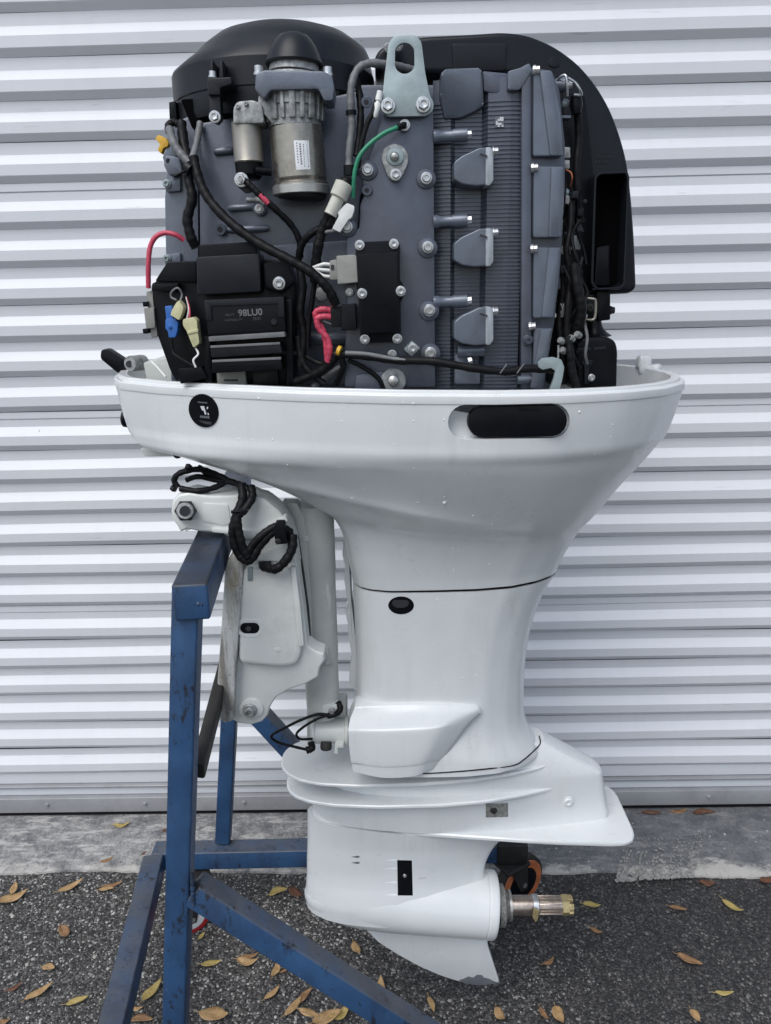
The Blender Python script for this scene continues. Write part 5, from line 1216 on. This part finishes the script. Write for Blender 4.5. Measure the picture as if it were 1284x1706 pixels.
lathe('lid_button', (456, 536, 1.1455), (456, 536, 1.152), [(0, 3), (0, 5), (1, 5.5)], 'cover_plastic', fb_, 14)
def text(body, px, py, Y, size_px, mt, parent, name, skew=-.04):
    cu = bpy.data.curves.new('t', 'FONT'); cu.body = body; cu.size = size_px*mpp(px, py, Y); cu.extrude = .0002; cu.offset = cu.size*.018
    ob = bpy.data.objects.new('t', cu); COL.objects.link(ob); bpy.context.view_layer.update()
    me = bpy.data.meshes.new_from_object(ob.evaluated_get(bpy.context.evaluated_depsgraph_get())); bpy.data.objects.remove(ob)
    me.transform(Matrix.Rotation(math.radians(90), 4, 'X') @ Matrix.Rotation(-skew, 4, 'Z')); me.materials.clear(); me.materials.append(MATS[mt])
    o = bpy.data.objects.new(name, me); place(o, P(px, py, Y), parent); return o
text('98LU0', 397, 527, 1.1492, 15, 'grey_hose', fb_, 'lid_lettering')
text('98AY7', 375, 527, 1.1492, 5.5, 'print_dim', fb_, 'lid_lettering')
text('>ATV66-T<', 374, 536, 1.1492, 6, 'print_dim', fb_, 'lid_lettering')
text('2521', 421, 533.5, 1.1492, 7, 'print_dim', fb_, 'lid_lettering')
gr = slab('relay_row', rnd([(243, 486), (254, 484), (262, 560), (252, 564)], 2), 1.195, .03, 'grey_connector', motor, .002)
slab('relay_block', rnd([(239, 514), (256, 512), (258, 546), (243, 548)], 2), 1.190, .03, 'grey_connector', gr, .002)
for y in (507, 552): slab('relay_latch', rnd([(237, y-4), (246, y-5), (246, y+4), (238, y+4)], 1), 1.188, .02, BK, gr, .001)
bc = slab('blue_plug', rnd([(275, 532), (280, 530), (292, 531), (296, 538), (295, 552), (292, 562), (281, 563), (279, 552), (275, 548)], 2), 1.160, .016, 'blue_connector', motor, .002)
slab('plug_tail', rnd([(274, 510), (286, 509), (288, 534), (277, 534)], 2), 1.164, .012, 'blue_connector', bc, .002); bolt(283, 545, 1.1595, 3.5, bc, 'round', 'blue_connector')
slab('cream_plug', rnd([(293, 504), (298, 500), (306, 512), (304, 520), (298, 534), (283, 525), (286, 516)], 3), 1.152, .018, 'cream_connector', motor, .003)
cp2 = slab('cream_plug', rnd([(304, 532), (322, 528), (328, 534), (329, 550), (332, 572), (322, 580), (316, 566), (311, 553), (304, 542)], 3), 1.154, .018, 'cream_connector', motor, .003)
slab('plug_collar', rnd([(311, 552), (329, 548), (330, 553), (312, 557)], 1), 1.1525, .01, 'cream_connector', cp2, .001)
for k in range(2): tube('thin_wire', [(311+k*4, 531, 1.16), (313+k*3, 522, 1.162), (314+k, 512, 1.17), (310, 495, 1.18)], 1.5, 'red_wire' if k else 'white_wire', cp2)
tube('thin_wire', [(300, 502, 1.165), (303, 490, 1.168), (296, 480, 1.165), (286, 486, 1.168), (285, 495, 1.17), (294, 500, 1.165)], 1.8, 'grey_hose', cp2)
tube('thin_wire', [(326, 580, 1.16), (330, 590, 1.155), (322, 600, 1.15), (326, 612, 1.15)], 1.8, 'white_wire', cp2)
tube('thin_wire', [(286, 565, 1.17), (288, 585, 1.17), (296, 594, 1.165), (326, 612, 1.16)], 2, RB, cp2)
tube('trim_wire', [(252, 602, 1.22), (262, 612, 1.20), (276, 628, 1.19)], 2, 'white_wire', motor)
slab('lower_relay', rnd([(296, 614), (335, 611), (345, 630), (300, 640)], 3), 1.165, .04, BK, fb_, .003)
slab('bow_tray', rnd([(238, 604), (330, 585), (560, 622), (700, 622), (940, 615), (955, 660), (250, 660)], 4), 1.30, .18, 'swivel_paint', motor, .003)

# ------------------------------------------------------------------ fallen leaves
def leafmat(name, a, b2, c2):
    M, nt, b, pos, geo = newmat(name)
    tc = nt.nodes.new('ShaderNodeTexCoord').outputs['Object']
    c = _mix(nt, _ramp(nt, _noise(nt, 60, 6, 0.65, tc), 0.35, 0.65), a, b2)
    c = _mix(nt, _ramp(nt, _noise(nt, 130, 5, 0.7, tc), 0.60, 0.68), c, c2)
    nt.links.new(c, b.inputs['Base Color']); b.inputs['Roughness'].default_value = 0.55
    w_ = nt.nodes.new('ShaderNodeTexWave'); w_.inputs['Scale'].default_value = 90; w_.inputs['Distortion'].default_value = 2; nt.links.new(tc, w_.inputs['Vector'])
    bp = nt.nodes.new('ShaderNodeBump'); bp.inputs['Strength'].default_value = .3; bp.inputs['Distance'].default_value = .001; nt.links.new(w_.outputs[1], bp.inputs['Height']); nt.links.new(bp.outputs[0], b.inputs['Normal'])
leafmat('leaf_tan', (0.29, 0.175, 0.075), (0.43, 0.29, 0.14), (0.10, 0.05, 0.02))
leafmat('leaf_brown', (0.17, 0.09, 0.042), (0.29, 0.17, 0.08), (0.06, 0.03, 0.015))
leafmat('leaf_yellow', (0.31, 0.23, 0.07), (0.42, 0.33, 0.12), (0.13, 0.09, 0.03))
leafmat('leaf_dark', (0.085, 0.035, 0.018), (0.15, 0.065, 0.033), (0.03, 0.015, 0.01))
def leaf(px, py, ln, asp, ang, mt, label, z=0.004, curl=.25, fold=.25):
    """ln in photo pixels, ang = direction on the ground, degrees, 0 = to the right"""
    curl *= random.uniform(.6, 2.4); fold *= random.uniform(.4, 2.0); c = G(px, py, z); L = ln*mpp(px, py, c.y)*random.uniform(.82, .98); W = L*asp; n = 9; V = []; Fc = []
    a = math.radians(ang); d = Vector((math.cos(a), math.sin(a), 0)); s = Vector((-d.y, d.x, 0)); bend = random.uniform(-.12, .12)
    ph = random.random()*6
    for i in range(n):
        t = i/(n-1); hw = W*.5*(math.sin(math.pi*min(1, t**.85))**.8)*(1-.15*t)+.0004
        mid = c+d*(t-.5)*L+s*bend*L*math.sin(math.pi*t); h = curl*W*(2*t-1)**2*(1 if t > .5 else .5)
        for k in (-1, -.5, 0, .5, 1):
            hh = h+fold*hw*abs(k)+.06*W*math.sin(7*t+3*k+ph)
            V.append(mid+s*hw*k*.97+Vector((0, 0, max(0.0015, hh+.003))))
    for i in range(n-1):
        for k in range(4): Fc.append((i*5+k, i*5+k+1, (i+1)*5+k+1, (i+1)*5+k))
    V2, F2 = sweep([V[2]+Vector((0, 0, .0005)), V[2]-d*L*.08+Vector((0, 0, .001)), V[2]-d*L*.17+s*L*.03+Vector((0, 0, .002))], [.0009, .0008, .0006], 4)
    b0 = len(V); V += V2; Fc += [tuple(b0+i for i in f) for f in F2]
    o = mk('fallen_leaf', V, Fc, mt, None, True, 60)
    md = o.modifiers.new('thickness', 'SOLIDIFY'); md.thickness = .0004
    tag(o, label, 'leaf', 'fallen leaves on the ground and apron'); return o
SLAB = .026
LV = [
 (24, 1483, 30, .5, 100, 'leaf_tan', 'curled tan leaf at the left frame edge under the apron lip'),
 (22, 1500, 52, .42, 25, 'leaf_tan', 'large tan leaf at the left frame edge, just below a curled one'),
 (118, 1480, 46, .34, 35, 'leaf_tan', 'pointed tan leaf against the apron lip, left of the base beam'),
 (188, 1475, 34, .3, 15, 'leaf_brown', 'narrow brown leaf by the apron lip nearest the left base beam'),
 (177, 1484, 30, .36, 5, 'leaf_tan', 'pale leaf just below a narrow brown one by the apron lip'),
 (106, 1557, 38, .5, -50, 'leaf_brown', 'brown oval leaf alone on the asphalt at far left'),
 (81, 1616, 28, .6, -10, 'leaf_tan', 'short pale tan leaf on the asphalt at far left'),
 (65, 1655, 56, .3, 42, 'leaf_tan', 'long orange tan leaf on the asphalt at lower far left'),
 (24, 1646, 34, .3, 35, 'leaf_dark', 'dull red brown leaf on the asphalt near the left frame edge'),
 (129, 1669, 40, .36, 25, 'leaf_yellow', 'yellow tan leaf on the asphalt left of the blue base beam'),
 (8, 1702, 24, .5, 10, 'leaf_brown', 'brown leaf cut by the lower left corner'),
 (336, 1562, 16, .5, 60, 'leaf_yellow', 'tiny greenish leaf beside the blue post near the red caster'),
 (352, 1607, 42, .36, 10, 'leaf_yellow', 'yellow green leaf on the asphalt right of the blue post'),
 (412, 1603, 44, .46, -5, 'leaf_tan', 'broad tan leaf below the blue diagonal brace'),
 (416, 1593, 34, .3, 10, 'leaf_brown', 'brown leaf lying against a broad tan one below the brace'),
 (254, 1655, 54, .4, 60, 'leaf_yellow', 'mustard leaf on the asphalt between base beam and post'),
 (228, 1681, 26, .4, 0, 'leaf_tan', 'short pale leaf just left of the mustard leaf by the post'),
 (236, 1702, 46, .34, 0, 'leaf_brown', 'brown leaf at the frame bottom between base beam and post'),
 (356, 1698, 54, .55, -10, 'leaf_tan', 'large crumpled tan leaf at the frame bottom right of the post'),
 (458, 1617, 34, .4, 80, 'leaf_tan', 'upright tan leaf tip close under the diagonal brace'),
 (474, 1619, 20, .3, 30, 'leaf_brown', 'small brown leaf touching an upright tan one under the brace'),
 (453, 1656, 42, .32, 48, 'leaf_tan', 'slim tan leaf on the asphalt below the diagonal brace middle'),
 (488, 1678, 50, .3, 55, 'leaf_tan', 'long tan leaf pointing at the diagonal brace'),
 (510, 1662, 32, .4, 55, 'leaf_brown', 'brown leaf joined to the long tan leaf below the brace'),
 (514, 1692, 42, .4, -25, 'leaf_tan', 'tan leaf at the left of the leaf heap under the brace'),
 (545, 1700, 58, .5, 20, 'leaf_tan', 'largest leaf of the heap at the frame bottom under the brace'),
 (566, 1690, 44, .46, 35, 'leaf_yellow', 'yellow brown leaf on top of the heap under the brace'),
 (464, 1489, 36, .5, 25, 'leaf_yellow', 'yellow leaf on the asphalt left of the gearcase nose'),
 (493, 1490, 34, .5, -40, 'leaf_dark', 'dark brown leaf right beside the gearcase nose'),
 (594, 1582, 30, .5, -65, 'leaf_tan', 'tan leaf on dark asphalt below the gearcase'),
 (633, 1647, 36, .5, 85, 'leaf_tan', 'pale pointed leaf right of the diagonal brace'),
 (718, 1675, 34, .34, -75, 'leaf_tan', 'tan leaf below the skeg'),
 (985, 1512, 32, .42, -12, 'leaf_yellow', 'yellow leaf just right of the brass propeller nut'),
 (993, 1552, 24, .42, -35, 'leaf_brown', 'small brown leaf below the yellow one by the propeller nut'),
 (913, 1604, 26, .36, 30, 'leaf_brown', 'small brown leaf right of the skeg tip'),
 (1129, 1515, 32, .34, -18, 'leaf_brown', 'slim brown leaf on dark asphalt right of the motor'),
 (1220, 1512, 44, .36, -50, 'leaf_yellow', 'golden leaf near the apron at the right'),
 (1148, 1602, 44, .38, -35, 'leaf_brown', 'brown leaf in the middle of the right asphalt'),
 (1206, 1657, 34, .32, -3, 'leaf_yellow', 'thin yellow leaf at lower right'),
 (833, 1693, 30, .6, -70, 'leaf_tan', 'tan leaf at the frame bottom below the skeg tip'),
 (906, 1691, 30, .36, -65, 'leaf_brown', 'narrow pinkish brown leaf at the frame bottom, left of a broad one'),
 (931, 1694, 36, .6, -80, 'leaf_tan', 'broad orange tan leaf at the frame bottom right of centre'),
 (1157, 1695, 30, .6, -75, 'leaf_tan', 'tan leaf cut by the frame bottom at the right'),
 (1178, 1473, 26, .6, -10, 'leaf_dark', 'dark curled leaf against the apron lip at the right'),
 (1276, 1469, 30, .6, 15, 'leaf_dark', 'dark leaf against the apron lip at the right frame edge'),
]
for a_ in LV: leaf(*a_)
for a_ in [(203, 1376, 34, .36, 4, 'leaf_yellow', 'tan yellow leaf on the concrete apron close to the door'),
           (178, 1435, 28, .36, 35, 'leaf_brown', 'brown leaf in the middle of the concrete apron at left'),
           (275, 1385, 12, .6, 20, 'leaf_dark', 'tiny black leaf scrap on the apron beside the blue post'),
           (240, 1424, 11, .6, 40, 'leaf_dark', 'tiny black leaf scrap on the apron left of the base beam'),
           (1172, 1356, 46, .35, 3, 'leaf_dark', 'red brown leaf tucked under the door at the right'),
           (1130, 1352, 34, .35, 5, 'leaf_brown', 'brown leaf tucked under the door left of a red brown one'),
           (1085, 1356, 34, .3, -3, 'leaf_dark', 'dark leaf tucked under the door nearest the motor')]: leaf(*a_, z=SLAB+.006)
